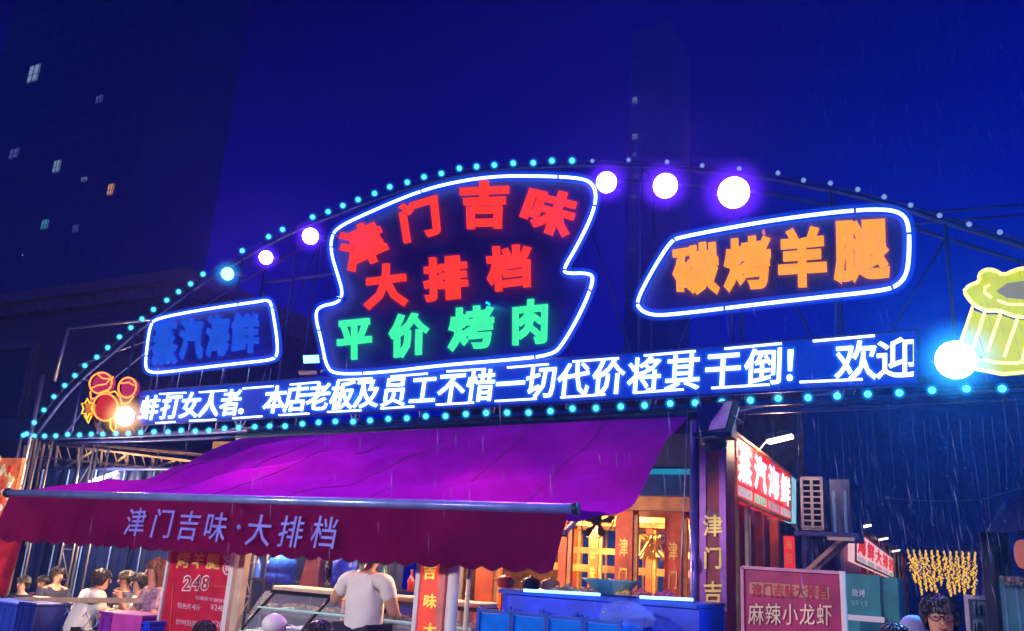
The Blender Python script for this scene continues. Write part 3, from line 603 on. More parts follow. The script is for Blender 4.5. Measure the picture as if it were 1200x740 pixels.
# lamps inside
wl_ = glow('warm_bulb', (1,.72,.32), 9)
for i, (px, py, Y, pw, lb) in enumerate(((714,594,10.5,260,'bare warm bulb hanging left of the large red column'),(772,600,11.2,230,'bare warm bulb between the two red columns'),(690,604,12.5,200,'warm bulb far back in the hall near the fan'),(640,600,11.5,210,'warm bulb hanging behind the awning corner'))):
    p = PY(px, py, Y); t = thing('hanging_bulb', lb, 'lamp', tuple(p), 'warm bulbs in the hall')
    MB().ball(p, .045, 12, 8).build('bulb', wl_, t); MB().lathe([(.02,.04),(.025,.1),(.01,.12)], p, n=8).build('socket', M['black'], t); MB().tube([p+Vector((0,0,.11)), (p.x,p.y,zc+.6)], .006, 5).build('cord', M['black'], t)
    lamp(t, 'POINT', p+Vector((0,0,-.09)), (1,.56,.2), pw, .05)
p = PY(701, 612, 9.9)
t = thing('wall_fan', 'dark wall fan tilted under the beams of the hall', 'fan', tuple(p))
fx = Vector((.75,-.45,-.5)).normalized(); fs = fx.cross(Vector((0,0,1))).normalized(); fu = fs.cross(fx)
for k in range(5):
    a = k*2*pi/5; d1 = fs*cos(a)+fu*sin(a); d2 = fs*cos(a+.6)+fu*sin(a+.6)
    MB().plate([p+d1*.04, p+d1*.2, p+(d1+d2)*.115, p+d2*.2*.9, p+d2*.04], fx*.008).build('blade', M['black'], t)
MB().tube([p+(fs*cos(k*pi/9)+fu*sin(k*pi/9))*.23 for k in range(18)], .008, 5, closed=True).build('guard_ring', M['darksteel'], t)
for k in range(12): MB().tube([p+fx*.05, p+(fs*cos(k*pi/6)+fu*sin(k*pi/6))*.23], .003, 4).build('guard_wire', M['darksteel'], t)
MB().lathe([(.02,-.16),(.07,-.14),(.07,-.02),(.03,.03)], p, fx, 12).build('motor', M['black'], t); MB().tube([p-fx*.13, p-fx*.15+Vector((0,.2,.25))], .02, 6).build('bracket', M['darksteel'], t)
# hanging gold ornament
p = PY(765, 640, 10.5); t = thing('gold_hanging_ornament', 'bundle of gold tassels hanging between the columns', 'ornament', tuple(p))
for k in range(16): MB().tube([p+Vector((random.uniform(-.18,.18),random.uniform(-.1,.1),.12)), p+Vector((random.uniform(-.2,.2),random.uniform(-.1,.1),-.16))], .016, 5).build('tassel', M['gold'], t)
MB().bar(p+Vector((-.2,0,.13)), p+Vector((.2,0,.13)), .03).build('hanger_bar', M['wood'], t)

# ---- blue serving counter
CY = 6.9
c0, c1 = PY(590,690,CY), PY(812,696,CY); ztop = c0.z
ct = thing('serving_counter', 'bright blue serving counter with light strips along its upper edge', 'counter', ((c0.x+c1.x)/2, CY+.4, 0))
MB().box((c0.x,CY,0), (c1.x+.05,CY+.8,ztop-.04)).build('cabinet', M['blue'], ct)
MB().cbox((c0.x-.03,CY-.04,ztop-.037), (c1.x+.05,CY+.85,ztop), .008).build('counter_top', mat('blue_counter_top', (.02,.10,.6), .25), ct)
for a, b in (((614,692),(703,697)),((750,700),(812,703))):
    A_, B_ = PY(*a,CY-.06), PY(*b,CY-.06); MB().tube([A_, B_], .013, 6).build('light_strip', glow('cyan_strip_light', (.22,.6,1), 4), ct)
zt2 = PY(600,716,CY-.3).z
for i in range(4):
    xa = lerp(PY(580,720,CY-.35).x, PY(745,720,CY-.35).x, i/4); xb = lerp(PY(580,720,CY-.35).x, PY(745,720,CY-.35).x, (i+1)/4)-.02
    k = thing('seafood_tank', ['glass seafood tank, leftmost of the row before the blue counter','second glass seafood tank from the left under the counter strip','third glass seafood tank in the row by the counter','rightmost glass seafood tank nearest the plastic bag'][i], 'tank', ((xa+xb)/2, CY-.4, 0), 'seafood tanks')
    MB().box((xa,CY-.6,.3), (xb,CY-.1,zt2-.02)).build('water', mat('tank_water', (.01,.12,.6), .1, emit=(.0,.10,.5), es=.5, scale=9), k)  # tank lighting put into the water as emission
    f2 = MB()
    for xx in (xa, xb):
        for yy in (CY-.62, CY-.08): f2.box((xx-.012,yy-.012,0), (xx+.012,yy+.012,zt2+.02))
    for z_ in (.28, zt2): f2.box((xa,CY-.63,z_-.012), (xb,CY-.607,z_+.012))
    f2.build('tank_frame', mat('tank_frame_blue', (.02,.09,.5), .3, .3), k)
# things on the counter
p = PY(716, 690, CY+.3); p.z = ztop
t = thing('serving_bowl', 'wide pale green basin standing on the blue counter', 'basin', tuple(p)); MB().lathe([(.10,0),(.13,.01),(.24,.13),(.255,.135),(.235,.12),(.12,.03),(.01,.025)], p, n=24).build('basin', mat('pale_green_enamel', (.25,.6,.5), .25), t)
MB().lathe([(.21,.10),(.15,.13),(.03,.14)], p, n=16).build('soup', mat('soup', (.4,.3,.15), .3), t)
for i, (px, col, nm, lb, cat) in enumerate(((733,(.75,.45,.1),'fried_snack_plate','plate heaped with golden fried food right of the green basin','plate'),(752,(.5,.15,.1),'meat_plate','plate of reddish meat between basin and pillar','plate'),(690,(.6,.35,.3),'seafood_plate','low plate of pink shellfish left of the green basin','plate'),(664,(.65,.5,.3),'snack_plate','pale plate of snacks near the awning corner','plate'),(780,(.5,.1,.25),'sauce_plate','plate with dark red sauce at the right end of the counter','plate'))):
    p = PY(px, 692, CY+.25); p.z = ztop; t = thing(nm, lb, cat, tuple(p))
    MB().lathe([(.06,0),(.13,.02),(.135,.025),(.02,.012)], p, n=16).build('dish', M['white'], t)
    h_ = MB()
    for k in range(22): a = random.uniform(0,2*pi); r_ = random.uniform(0,.09); h_.ball(p+Vector((r_*cos(a), r_*sin(a), .03+random.uniform(0,.05)*(1-r_/.1))), .024, 6, 4, (1,1.2,.7))
    h_.build('food', mat('food_%d'%i, col, .5), t)['kind'] = 'stuff'
p = PY(596, 694, CY+.3); p.z = ztop
for i, (px, col, lb) in enumerate(((592,(.5,.05,.05),'round red lidded pot at the left end of the blue counter'),(622,(.02,.02,.05),'black cooking pot with lid right of the red pot'),(645,(.35,.25,.15),'brown clay pot below the awning corner'))):
    p = PY(px, 692, CY+.35); p.z = ztop; t = thing('cooking_pot', lb, 'pot', tuple(p))
    MB().lathe([(.06,0),(.08,.02),(.08,.07),(.085,.075)], p, n=16).build('pot', mat('pot_%d'%i, col, .35), t); MB().lathe([(.085,.077),(.05,.10),(.015,.105),(.015,.12)], p, n=16).build('lid', mat('pot_%d'%i, col, .35), t)
    MB().tube([p+Vector((-.08,0,.05)), p+Vector((-.12,0,.055)), p+Vector((-.08,0,.065))], .006, 5).build('handle', M['black'], t)
bagp = PY(735, 722, CY-.35)
t = thing('plastic_bag', 'crumpled clear plastic bag lying over the tanks', 'bag', tuple(bagp))
bm_ = MB().ball(bagp, .17, 18, 12, (1.3,.9,.55))
bm_.v = [v+Vector((random.uniform(-.02,.02), random.uniform(-.02,.02), random.uniform(-.02,.02))) for v in bm_.v]
for i in range(5): a = bagp+Vector((-.2+.09*i,-.15,.03)); bm_.tube([a, a+Vector((random.uniform(-.06,.06),-.01,random.uniform(.03,.07)))], .005, 4)
bm_.build('bag_film', mat('clear_plastic', (.2,.35,.8), .15, alpha=.25), t)

# ================================================================= UNDER THE AWNING
# dark plastic curtain wall behind the seats
cur = thing('plastic_curtain', 'dark blue plastic strip curtain behind the seated guests', 'curtain', (-11, 9.3, 0))
xa, xb = PY(30,670,9.3).x, PY(470,670,9.3).x; n = 22
for i in range(n):
    x = lerp(xa, xb, i/n); w_ = (xb-xa)/n
    MB().grid(lambda u, v, x=x, w_=w_, i=i: Vector((x+w_*u*1.04, 9.3+.03*sin(u*pi*2+i)+.004*(i%2)*2, .1+2.6*v)), 6, 3).build('strip', M['bluedark'], cur)
MB().tube([(xa,9.26,2.72),(xb,9.26,2.72)], .03, 8).build('curtain_rail', M['steel'], cur)
for i in range(0, n, 2): x = lerp(xa, xb, i/n); MB().tube([(x,9.24,0),(x,9.24,2.7)], .011, 5).build('mullion', mat('lit_blue_edge', (.2,.35,.8), .3), cur)  # mullions in a plain pale blue base colour

def lattice_tower(px, Y, w, h, label, m=M['pale']):
    p = PY(px, 650, Y); t = thing('lattice_post', label, 'lattice post', (p.x, Y, 0), 'lattice posts')
    for dx in (-w/2, w/2):
        for dy in (-w/2, w/2): MB().tube([(p.x+dx,Y+dy,0),(p.x+dx,Y+dy,h)], .016, 6).build('leg', m, t)
    z = .2; k = 0
    while z < h-.3:
        MB().tube([(p.x-w/2,Y-w/2,z),(p.x+w/2,Y-w/2,z)], .010, 5).build('rung', m, t)
        MB().tube([(p.x-w/2,Y-w/2,z),(p.x+w/2,Y-w/2,z+.42)] if k%2 else [(p.x+w/2,Y-w/2,z),(p.x-w/2,Y-w/2,z+.42)], .008, 5).build('brace', m, t); z += .42; k += 1
    return t
lattice_tower(88, 8.7, .26, 3.0, 'pale steel lattice post behind the black shirted guest')
lattice_tower(14, 8.0, .30, 3.0, 'pale lattice post at the far left edge below the awning')
lattice_tower(300, 8.9, .22, 2.9, 'slim lattice post just right of the red price board')
# lattice roof truss upper left (tan scaffolding)
sc_ = thing('scaffold_truss', 'tan steel scaffold truss with uprights above the left end of the awning', 'scaffold', tuple(PY(120, 560, 9.6)*Vector((1,1,0)) if False else (PY(120,560,9.6).x, 9.6, 0)))
def sl(a, b, r=.02, Y=9.6, nm='scaffold_tube'): MB().tube([PY(*a,Y), PY(*b,Y)], r, 6).build(nm, M['tan'], sc_)
for a, b in (((50,519),(225,541)),((46,536),(222,553)),((44,552),(190,566)),((52,520),(30,640)),((68,522),(56,600)),((43,515),(22,640)),((93,525),(86,580)),((120,527),(114,575)),((150,532),(146,568)),((180,536),(178,562)),((58,560),(110,528)),((112,560),(150,532)),((40,575),(68,545)),((150,560),(205,540)),((30,522),(8,640))): sl(a, b, .022)
for a, b in (((60,512),(235,530)),((60,512),(40,600)),((100,515),(92,575)),((140,520),(134,575)),((186,526),(180,570))): sl(a, b, .018, 10.8)
for k in range(16): p = PY(46+k*11, 521+k*1.3, 9.6); q = PY(50+k*11, 536+k*1.3, 9.6); MB().tube([p, q], .01, 5).build('lattice_web', M['tan'], sc_)
sp = PY(50,640,9.6); 
for px in (46, 30): q = PY(px, 600, 9.6); MB().tube([q, (q.x,9.6,0)], .024, 6).build('scaffold_leg', M['tan'], sc_)
# fluorescent tube
A_, B_ = PY(97,570,9.0), PY(136,555,9.0)
t = thing('fluorescent_tube', 'white fluorescent tube hanging above the left part of the awning', 'tube light', tuple(A_)); MB().tube([A_, B_], .022, 8).build('tube', glow('white_tube_light', (1,.9,.75), 4), t); MB().bar(A_+Vector((0,.03,.03)), B_+Vector((0,.03,.03)), .04).build('fitting', M['white'], t)
lamp(t, 'POINT', A_.lerp(B_, .5)+Vector((0,-.1,-.08)), (1,.75,.5), 170, .2)
# brown canvas roof of the neighbouring stall
t = thing('canvas_roof', 'brown canvas stall roof sloping behind the left end of the frame', 'canopy', (PY(150,520,10.5).x, 10.5, 0))
q1, q2, q3, q4 = PY(60,512,11), PY(262,535,10.2), PY(150,492,12.5), PY(100,500,12.8)
c_a, c_b, c_c, c_d = PY(62,517,10), PY(262,536,10), PY(232,516,13.5), PY(110,487,13.5)
MB().grid(lambda u, v: c_a.lerp(c_b, u).lerp(c_d.lerp(c_c, u), v)+Vector((0,0,-.12*sin(pi*u)*sin(pi*v)+.02*sin(u*30))), 30, 10).build('canvas', M['canvas'], t)
MB().tube([c_a, c_b], .03, 6).build('edge_pole', M['tan'], t); MB().tube([c_a, (c_a.x,c_a.y,0)], .03, 6).build('pole', M['tan'], t)
MB().tube([PY(108,484,9.8), PY(122,515,9.8)], .05, 8).build('brace_pole', M['canvas'], t)
t = thing('canvas_roof', 'teal tarpaulin roof low at the left frame post', 'canopy', (PY(10,510,11).x, 11, 0))
c_a2, c_b2, c_c2, c_d2 = PY(-30,512,10), PY(46,520,10), PY(30,492,12), PY(-30,486,12)
MB().grid(lambda u, v: c_a2.lerp(c_b2, u).lerp(c_d2.lerp(c_c2, u), v), 10, 5).build('tarpaulin', mat('teal_tarp', (.03,.16,.18), .5, bump=.5), t)
MB().tube([c_b2, (c_b2.x,c_b2.y,0)], .03, 6).build('pole', M['tan'], t)
# orange lit poster at far left
t = thing('lit_poster', 'orange lit food poster panel cut by the left edge', 'poster', tuple(PY(5,620,7.6)))
pa, pb = PY(-25,537,7.6), PY(13,598,7.6)
MB().box((pa.x,7.6,pb.z-.2), (pb.x,7.66,pa.z)).build('panel', mat('orange_poster', (.5,.15,.05), .4, emit=(.9,.16,.04), es=.55, scale=9, var=.9), t)
for k in range(26): q = PY(random.uniform(-2,15), random.uniform(538,607), 7.58); MB().ball(q, random.uniform(.03,.06), 8, 5, (1,.2,1)).build('printed_food', mat('poster_food_%d'%(k%3), ((.8,.7,.3),(.6,.05,.03),(.9,.8,.7))[k%3], .5, emit=((.8,.6,.2),(.6,.05,.03),(.9,.7,.5))[k%3], es=.4), t)
MB().box((pa.x,7.57,pb.z-.25), (pb.x+.02,7.598,pb.z-.2)).build('frame', M['pale'], t)
t = thing('red_banner', 'red fabric banner hanging at the far left below the poster', 'banner', tuple(PY(0,700,7.5)))
ra, rb = PY(-20,625,7.5), PY(12,700,7.5)
MB().grid(lambda u, v: Vector((lerp(ra.x, rb.x, u)-.12*v, 7.5+.03*sin(u*9), lerp(ra.z, rb.z, v))), 12, 4).build('banner_cloth', M['redsign'], t); MB().tube([ra, (rb.x,7.5,ra.z)], .015, 6).build('rod', M['pale'], t)

# ---- price board with 248
def board(name, label, cat, pxl, pxr, pyt, Y, zb, m, frame_m, group=None):
    a, b = PY(pxl, pyt, Y), PY(pxr, pyt, Y); t = thing(name, label, cat, ((a.x+b.x)/2, Y, 0), group)
    MB().box((a.x,Y,zb), (b.x,Y+.04,a.z)).build('panel', m, t)
    return t, a, b
t, a, b = board('price_board', 'red price board reading 248 in outlined digits with white frame', 'sign board', 203, 273, 640, 6.7, .2, mat('red_poster_print', (.55,.012,.04), .4), M['white'])
MB().box((b.x+.01,6.68,0), (b.x+.07,6.74,a.z+.05)).build('frame_post', M['white'], t); MB().box((a.x-.04,6.68,0), (a.x-.01,6.74,a.z+.05)).build('frame_post', M['white'], t)
MB().box((b.x+.09,6.72,0), (b.x+.17,6.80,a.z+.05)).build('frame_post', M['cream'], t)
gy = mat('yellow_gold_print', (.85,.55,.12), .5); wp = mat('white_print', (.8,.78,.8), .5); pk = mat('pink_white_print', (.85,.5,.62), .5)
for ch, q in (('烤',[(208,646),(224,646),(222,666),(206,666)]),('羊',[(226,647),(241,647),(239,667),(224,666)]),('腿',[(243,648),(259,649),(257,668),(241,667)])):
    mb = MB(); on_quad(mb, ch, quadY(q, 6.69), .006, .025); mb.build('letter', gy, t)
for cx0, cy0, ch in ((268,650,'金'),(267,666,'牌')):
    c = PY(cx0,cy0,6.69); MB().tube([c+Vector((.062*cos(k*pi/8),0,.062*sin(k*pi/8))) for k in range(16)], .007, 5, closed=True).build('printed_ring', wp, t)
    mb = MB(); on_quad(mb, ch, [c+Vector((-.04,0,.04)),c+Vector((.04,0,.04)),c+Vector((.04,0,-.04)),c+Vector((-.04,0,-.04))], .004); mb.build('letter', wp, t)
for i, ch in enumerate('248'):
    x = 214+i*10.5; q = [(x+2,674),(x+12,674),(x+9,693),(x-1,693)]
    mb = MB(); on_quad(mb, ch, quadY(q, 6.692), .004, .075, fit=True); mb.build('digit_outline', wp, t)
    mb = MB(); on_quad(mb, ch, quadY([(x+3,675.5),(x+11,675.5),(x+8,691.5),(x,691.5)], 6.685), .004, .01, fit=True); mb.build('digit', M['redsign'], t)
def line(parent, txt, m, x0, y0, x1, y1, h, Y, bold=.0, nm='letter'):
    n = len(txt)
    for i, ch in enumerate(txt):
        xa, xb = lerp(x0, x1, (i+.05)/n), lerp(x0, x1, (i+.95)/n); ya, yb = lerp(y0, y1, i/n), lerp(y0, y1, (i+1)/n)
        mb = MB(); on_quad(mb, ch, quadY([(xa,ya),(xb,yb),(xb,yb+h),(xa,ya+h)], Y), .004, bold); mb.build(nm, m, parent)
line(t, '招牌烤羊腿特惠', pk, 229, 698, 266, 703, 4.5, 6.69); line(t, '特色烤4斤', pk, 208, 706, 235, 709, 7, 6.69); line(t, '¥248', pk, 247, 708, 263, 710, 7, 6.69)
line(t, '炒时蔬菜', pk, 206, 725, 231, 728, 7, 6.69); line(t, '¥20', pk, 248, 727, 261, 729, 7, 6.69)
bx = MB(); P_ = quadY([(204,684),(212,684)], 6.69); bx.bar(PY(250,687,6.69), PY(268,688,6.69), .008); bx.bar(PY(268,688,6.69), PY(264,745,6.69), .008); bx.bar(PY(203,683,6.69), PY(199,745,6.69), .008); bx.build('printed_frame', mat('orange_red_print', (.8,.15,.04), .5), t)

# ---- white refrigerated display counter
t = thing('display_counter', 'curved glass display counter with cream top rail and dark arched bars', 'display counter', (PY(380,700,6.95).x, 7.2, 0))
Yc = 6.95
zr = PY(340,688,Yc).z; xl, xr = PY(303,700,Yc).x, PY(560,700,Yc).x
MB().box((xl,Yc,0), (xr,Yc+.85,zr-.42)).build('cabinet', mat('blue_white_cabinet', (.25,.35,.65), .35), t)
MB().cbox((xl+.12,Yc+.05,zr-.04), (xr,Yc+.40,zr), .01).build('top_rail', M['cream'], t)
MB().box((xl+.12,Yc+.03,zr-.075), (xr,Yc+.41,zr-.043)).build('rail_trim', M['black'], t)
for xx in (xl, lerp(xl,xr,.28), lerp(xl,xr,.56), lerp(xl,xr,.8)):
    MB().tube([(xx+.16-.16*(k/8)**1.6, Yc+.08-.28*sin(k/8*pi/2), zr-.05-.42*(k/8)) for k in range(9)], .017, 7).build('arched_bar', M['black'], t)
MB().grid(lambda u, v: Vector((lerp(xl+.02, xr, u), Yc+.07-.26*sin(v*pi/2), zr-.06-.4*v)), 6, 8).build('curved_glass', M['glass'], t)
MB().box((xl,Yc-.22,zr-.46), (xr,Yc+.8,zr-.43)).build('glass_sill', mat('pale_teal_rail', (.4,.7,.7), .25), t)
MB().box((xl+.1,Yc-.05,zr-.235), (xr,Yc+.4,zr-.222)).build('shelf', mat('pale_teal_rail', (.4,.7,.7), .25), t)
MB().tube([(xl+.1,Yc-.1,zr-.21),(xr,Yc-.1,zr-.21)], .01, 6).build('shelf_light', glow('pale_strip', (.5,.8,.9), .5), t)
fd = MB()
for k in range(70): fd.ball((random.uniform(xl+.15,xr-.1), random.uniform(Yc,Yc+.35), zr-.19), random.uniform(.02,.04), 6, 4, (1.3,1,.6))
fd.build('chilled_food', mat('chilled_food', (.5,.35,.25), .5, var=.8, scale=12), t)['kind'] = 'stuff'
# goods behind the counter
def lath_thing(name, label, cat, px, py, Y, prof, m, extra=None):
    p = PY(px, py, Y); t = thing(name, label, cat, tuple(p)); MB().lathe(prof, p, n=16).build(name.split('_')[-1]+'_body', m, t)
    if extra: extra(t, p)
    return t
zsh = zr
def cap(t, p): MB().lathe([(.025,.33),(.028,.335),(.028,.36),(.02,.365)], p, n=10).build('cap', M['blue'], t)
jg = [(.09,0),(.10,.03),(.10,.09),(.095,.1),(.10,.11),(.10,.2),(.06,.27),(.025,.30),(.025,.33)]
jm = mat('blue_jug_plastic', (.02,.12,.8), .15)
for i, px in enumerate((322, 333)):
    p = PY(px, 686, 7.6); p.z = zsh; t = thing('water_jug', ['blue water jug on the counter nearest the price board','blue water jug standing right beside its twin jug'][i], 'water jug', tuple(p)); MB().lathe([(r*1.15,z*1.05) for r, z in jg], p).build('jug_body', jm, t); MB().lathe([(.03,.35),(.03,.38)], p, n=10).build('cap', M['white'], t)
p = PY(365, 688, 7.5); p.z = zsh; t = thing('brown_bag', 'mauve brown cloth sack standing on the counter rail', 'sack', tuple(p))
MB().add([p+Vector(v) for v in ((-.12,-.06,0),(.12,-.06,0),(.12,.06,0),(-.12,.06,0),(-.08,-.04,.28),(.07,-.04,.30),(.07,.04,.30),(-.08,.04,.28))], [(0,3,2,1),(4,5,6,7),(0,1,5,4),(1,2,6,5),(2,3,7,6),(3,0,4,7)]).build('sack_body', mat('mauve_cloth', (.28,.12,.15), .8, bump=.5), t); MB().ball(p+Vector((0,0,.32)), .05, 8, 6).build('tied_neck', M['black'], t)
p = PY(402, 686, 7.6); p.z = zsh; t = thing('blue_barrel', 'deep blue plastic barrel left of the white shirted man', 'barrel', tuple(p)); MB().lathe([(.11,0),(.13,.02),(.135,.12),(.125,.13),(.135,.14),(.13,.28),(.10,.31)], p).build('barrel_body', M['blue'], t); MB().lathe([(.1,.312),(.1,.335)], p).build('lid', M['black'], t)
p = PY(384, 688, 7.6); p.z = zsh; t = thing('dotted_umbrella', 'closed black umbrella with white dots leaning by the barrel', 'umbrella', tuple(p)); MB().tube([p+Vector((.07,0,0)), p+Vector((.03,0,.12)), p+Vector((-.05,0,.34))], [.02,.06,.02], 10).build('folded_canopy', M['black'], t)
dt = MB()
for k in range(24): s_ = random.random(); dt.ball(p+Vector((.07-.12*s_+random.uniform(-.03,.03), -.055+.02*abs(s_-.4), .34*s_)), .007, 5, 4)
dt.build('white_dots', M['white'], t)['kind'] = 'stuff'
MB().tube([p+Vector((-.05,0,.34)), p+Vector((-.07,0,.42))], .008, 6).build('shaft', M['pale'], t)
# assorted bottles on a back shelf
sh = thing('back_shelf', 'metal shelf behind the counter crowded with bottles', 'shelf', (PY(420,660,8.2).x, 8.2, 0)); sx0, sx1 = PY(296,660,8.2).x, PY(545,660,8.2).x
for z in (.9, 1.28, 1.62): MB().box((sx0,8.1,z), (sx1,8.4,z+.02)).build('shelf_board', M['darksteel'], sh)
for x in (sx0, (sx0+sx1)/2, sx1): MB().box((x,8.1,0), (x+.03,8.13,2)).build('shelf_leg', M['pale'], sh)
cols = [((.02,.2,.15),'green'),((.5,.35,.1),'amber'),((.55,.55,.6),'clear'),((.4,.03,.03),'red'),((.03,.1,.6),'blue')]
x = sx0+.08; k = 0; bn = {}
def bplace(x):
    px = 600+F*sum(a*b for a, b in zip((x,8.22,0), rt))/sum(a*b for a, b in zip((x,8.22,0), fw))
    w = 'behind the blue jugs' if px < 345 else 'behind the brown sack' if px < 375 else 'behind the barrel' if px < 410 else 'behind the standing man' if px < 462 else 'between the man and the red board' if px < 494 else 'behind the red board' if px < 520 else 'right of the white post'
    bn[(cn, w)] = bn.get((cn, w), 0)+1; return w+('' if bn[(cn, w)] == 1 else ', farther right')
while x < sx1-.05:
    cc, cn = cols[random.randrange(5)]; z = (1.30, 1.64, 1.64)[k%3]; p = Vector((x, 8.22, z))
    b_ = thing('bottle', '%s bottle on the %s, %s' % (cn, ('lower shelf','top shelf','top shelf')[k%3], bplace(x)), 'bottle', tuple(p), '%s bottles on the back shelf' % cn)
    h = random.uniform(.75, 1.1); MB().lathe([(.035,0),(.038,.02*h),(.038,.15*h),(.015,.2*h),(.014,.26*h)], p, n=10).build('bottle_body', mat('bottle_'+cn, cc, .15), b_); MB().lathe([(.017,.262*h),(.017,.28*h)], p, n=8).build('cap', M['gold'], b_)
    x += random.uniform(.09,.16); k += 1

# ---- red vertical banner board 吉味大 and white post
t, a, b = board('vertical_sign', 'narrow orange red board with yellow vertical characters right of the man', 'sign board', 496, 516, 655, 6.5, 0, mat('orange_red_board', (.75,.06,.02), .45, emit=(.85,.06,.02), es=.5), M['white'])  # emission added to lift the board out of the valance's shade
MB().box((a.x-.05,6.48,0), (a.x-.008,6.55,a.z+.03)).build('edge_trim', M['white'], t); MB().box((b.x+.004,6.49,0), (b.x+.07,6.55,a.z)).build('edge_trim', mat('salmon_trim', (.75,.2,.16), .5), t)
for ch, y0, y1 in (('吉',661,679),('味',696,713),('大',730,747)):
    mb = MB(); on_quad(mb, ch, quadY([(497,y0),(512,y0),(511,y1),(495,y1)], 6.49), .006, .025); mb.build('letter', mat('glowing_yellow_print', (.9,.75,.1), .5, emit=(.9,.65,.08), es=.6), t)  # the print glows along with its brightened board
t = thing('white_post', 'round white post standing right of the narrow red board', 'post', tuple(Vector((PY(530,700,6.55).x,6.55,0)))); p = Vector(t['_o'])
MB().tube([p, p+Vector((0,0,1.88))], .052, 14).build('shaft', M['white'], t); MB().lathe([(.11,0),(.11,.012),(.06,.02)], p).build('base_flange', M['pale'], t)
MB().tube([p+Vector((.12,.05,0)), p+Vector((.12,.05,1.85))], .02, 8).build('side_conduit', M['cream'], t)

# ---- guest seating, left
def small_table(px, Y, w, label):
    p = PY(px, 700, Y); t = thing('dining_table', label, 'table', (p.x, Y, 0)); z = .76
    MB().cbox((p.x-w/2,Y-.3,z-.03), (p.x+w/2,Y+.3,z), .006).build('tabletop', mat('pale_tabletop', (.55,.42,.28), .4), t)
    for sx in (-1, 1):
        for sy in (-1, 1): MB().tube([(p.x+sx*(w/2-.06),Y+sy*.25,0),(p.x+sx*(w/2-.06),Y+sy*.25,z-.035)], .018, 6).build('leg', M['darksteel'], t)
    return t
TBY = 7.55
small_table(118, TBY, 2.6, 'long pale dining table where the seated guests eat')
t = thing('wire_fence', 'low fence of crossed pale wires under a wooden rail before the guests', 'fence', (PY(95,720,7.0).x, 7.0, 0))
fa, fb = PY(18,703,7.0), PY(172,704,7.0); 
MB().bar(fa, fb, .05, .055).build('top_rail', mat('tan_rail', (.55,.38,.24), .5), t)
xx = fa.x
while xx < fb.x-.1:
    for s_ in (1, -1):
        x1 = xx if s_ > 0 else xx+.55
        MB().tube([(x1,7.0+.012*s_,fa.z-.03),(x1+.55*s_,7.0+.012*s_,fa.z-.58)], .006, 5).build('wire', mat('lit_blue_edge', (.2,.35,.8), .3), t)  # wire in a plain pale blue base colour
    xx += .16
for x in (fa.x, fb.x): MB().tube([(x,7,0),(x,7,fa.z)], .02, 6).build('fence_post', M['pale'], t)
# tableware
for i, (px, nm, lb) in enumerate(((46,'food_box','white takeaway box at the left end of the guest table'),(76,'drinking_glass','clear drinking glass before the black shirted guest'),(60,'drinking_glass','second clear glass near the takeaway box'),(138,'drinking_glass','glass standing between the white shirted guests'))):
    p = PY(px, 700, TBY); p.z = .76; t = thing(nm, lb, nm.split('_')[-1] , tuple(p))
    if nm == 'food_box': MB().cbox(p+Vector((-.11,-.08,0)), p+Vector((.11,.08,.10)), .01).build('box_body', M['white'], t); MB().cbox(p+Vector((-.115,-.085,.102)), p+Vector((.115,.085,.12)), .004).build('lid', M['cream'], t)
    else: MB().lathe([(.03,0),(.036,.12),(.032,.12),(.026,.01)], p, n=12).build('glass_body', M['glass'], t); MB().lathe([(.024,.012),(.029,.08)], p, n=12).build('drink', mat('tea', (.5,.25,.05), .2), t)
# crates and bins, bottom left
def crate(name, label, cat, pxl, pxr, py, Y, m, dep=.45, group=None, rim=True):
    a, b = PY(pxl, py, Y), PY(pxr, py, Y); t = thing(name, label, cat, ((a.x+b.x)/2, Y, 0), group); z = a.z
    MB().cbox((a.x,Y,0), (b.x,Y+dep,z-.03), .01).build('body', m, t)
    if rim: MB().cbox((a.x-.015,Y-.015,z-.028), (b.x+.015,Y+dep+.015,z), .008).build('rim', m, t)
    n = max(2, int((b.x-a.x)/.12))
    for k in range(n): xk = lerp(a.x, b.x, (k+.5)/n); MB().box((xk-.012,Y-.012,.05), (xk+.012,Y-.002,z-.06)).build('rib', m, t)
    return t
crate('covered_table', 'table draped in blue cloth at the bottom left corner', 'table', -30, 22, 701, 6.6, mat('blue_cloth', (.012,.05,.5), .7, bump=.5))
crate('blue_box', 'dark blue plastic box right of the blue draped table', 'box', 24, 44, 705, 6.62, mat('dark_blue_box', (.008,.02,.25), .5))
t = crate('storage_box', 'purple box with magenta label panel before the wire fence', 'box', 118, 166, 716, 6.5, M['purple'])
A_, B_ = PY(134,719,6.48), PY(165,738,6.48); MB().box((A_.x,6.47,B_.z-.1), (B_.x,6.484,A_.z)).build('label_panel', M['magenta'], t)
crate('blue_bin', 'small bright blue bin beside the purple box', 'bin', 168, 176, 728, 6.5, M['blue'])
t = thing('plastic_stool', 'red plastic stool under the guest with the orange lit face', 'stool', (PY(188,720,6.95).x, 6.95, 0)); p = Vector(t['_o']); rm = mat('red_plastic', (.65,.03,.02), .35)
MB().cbox(p+Vector((-.16,-.16,.43)), p+Vector((.16,.16,.46)), .02).build('seat', rm, t)
for sx in (-1, 1):
    for sy in (-1, 1): MB().bar(p+Vector((sx*.17,sy*.17,0)), p+Vector((sx*.13,sy*.13,.43)), .04, .03).build('leg', rm, t)
MB().tube([p+Vector((-.15,-.15,.2)), p+Vector((.15,-.15,.2)), p+Vector((.15,.15,.2)), p+Vector((-.15,.15,.2))], .012, 5, closed=True).build('leg_ring', rm, t)

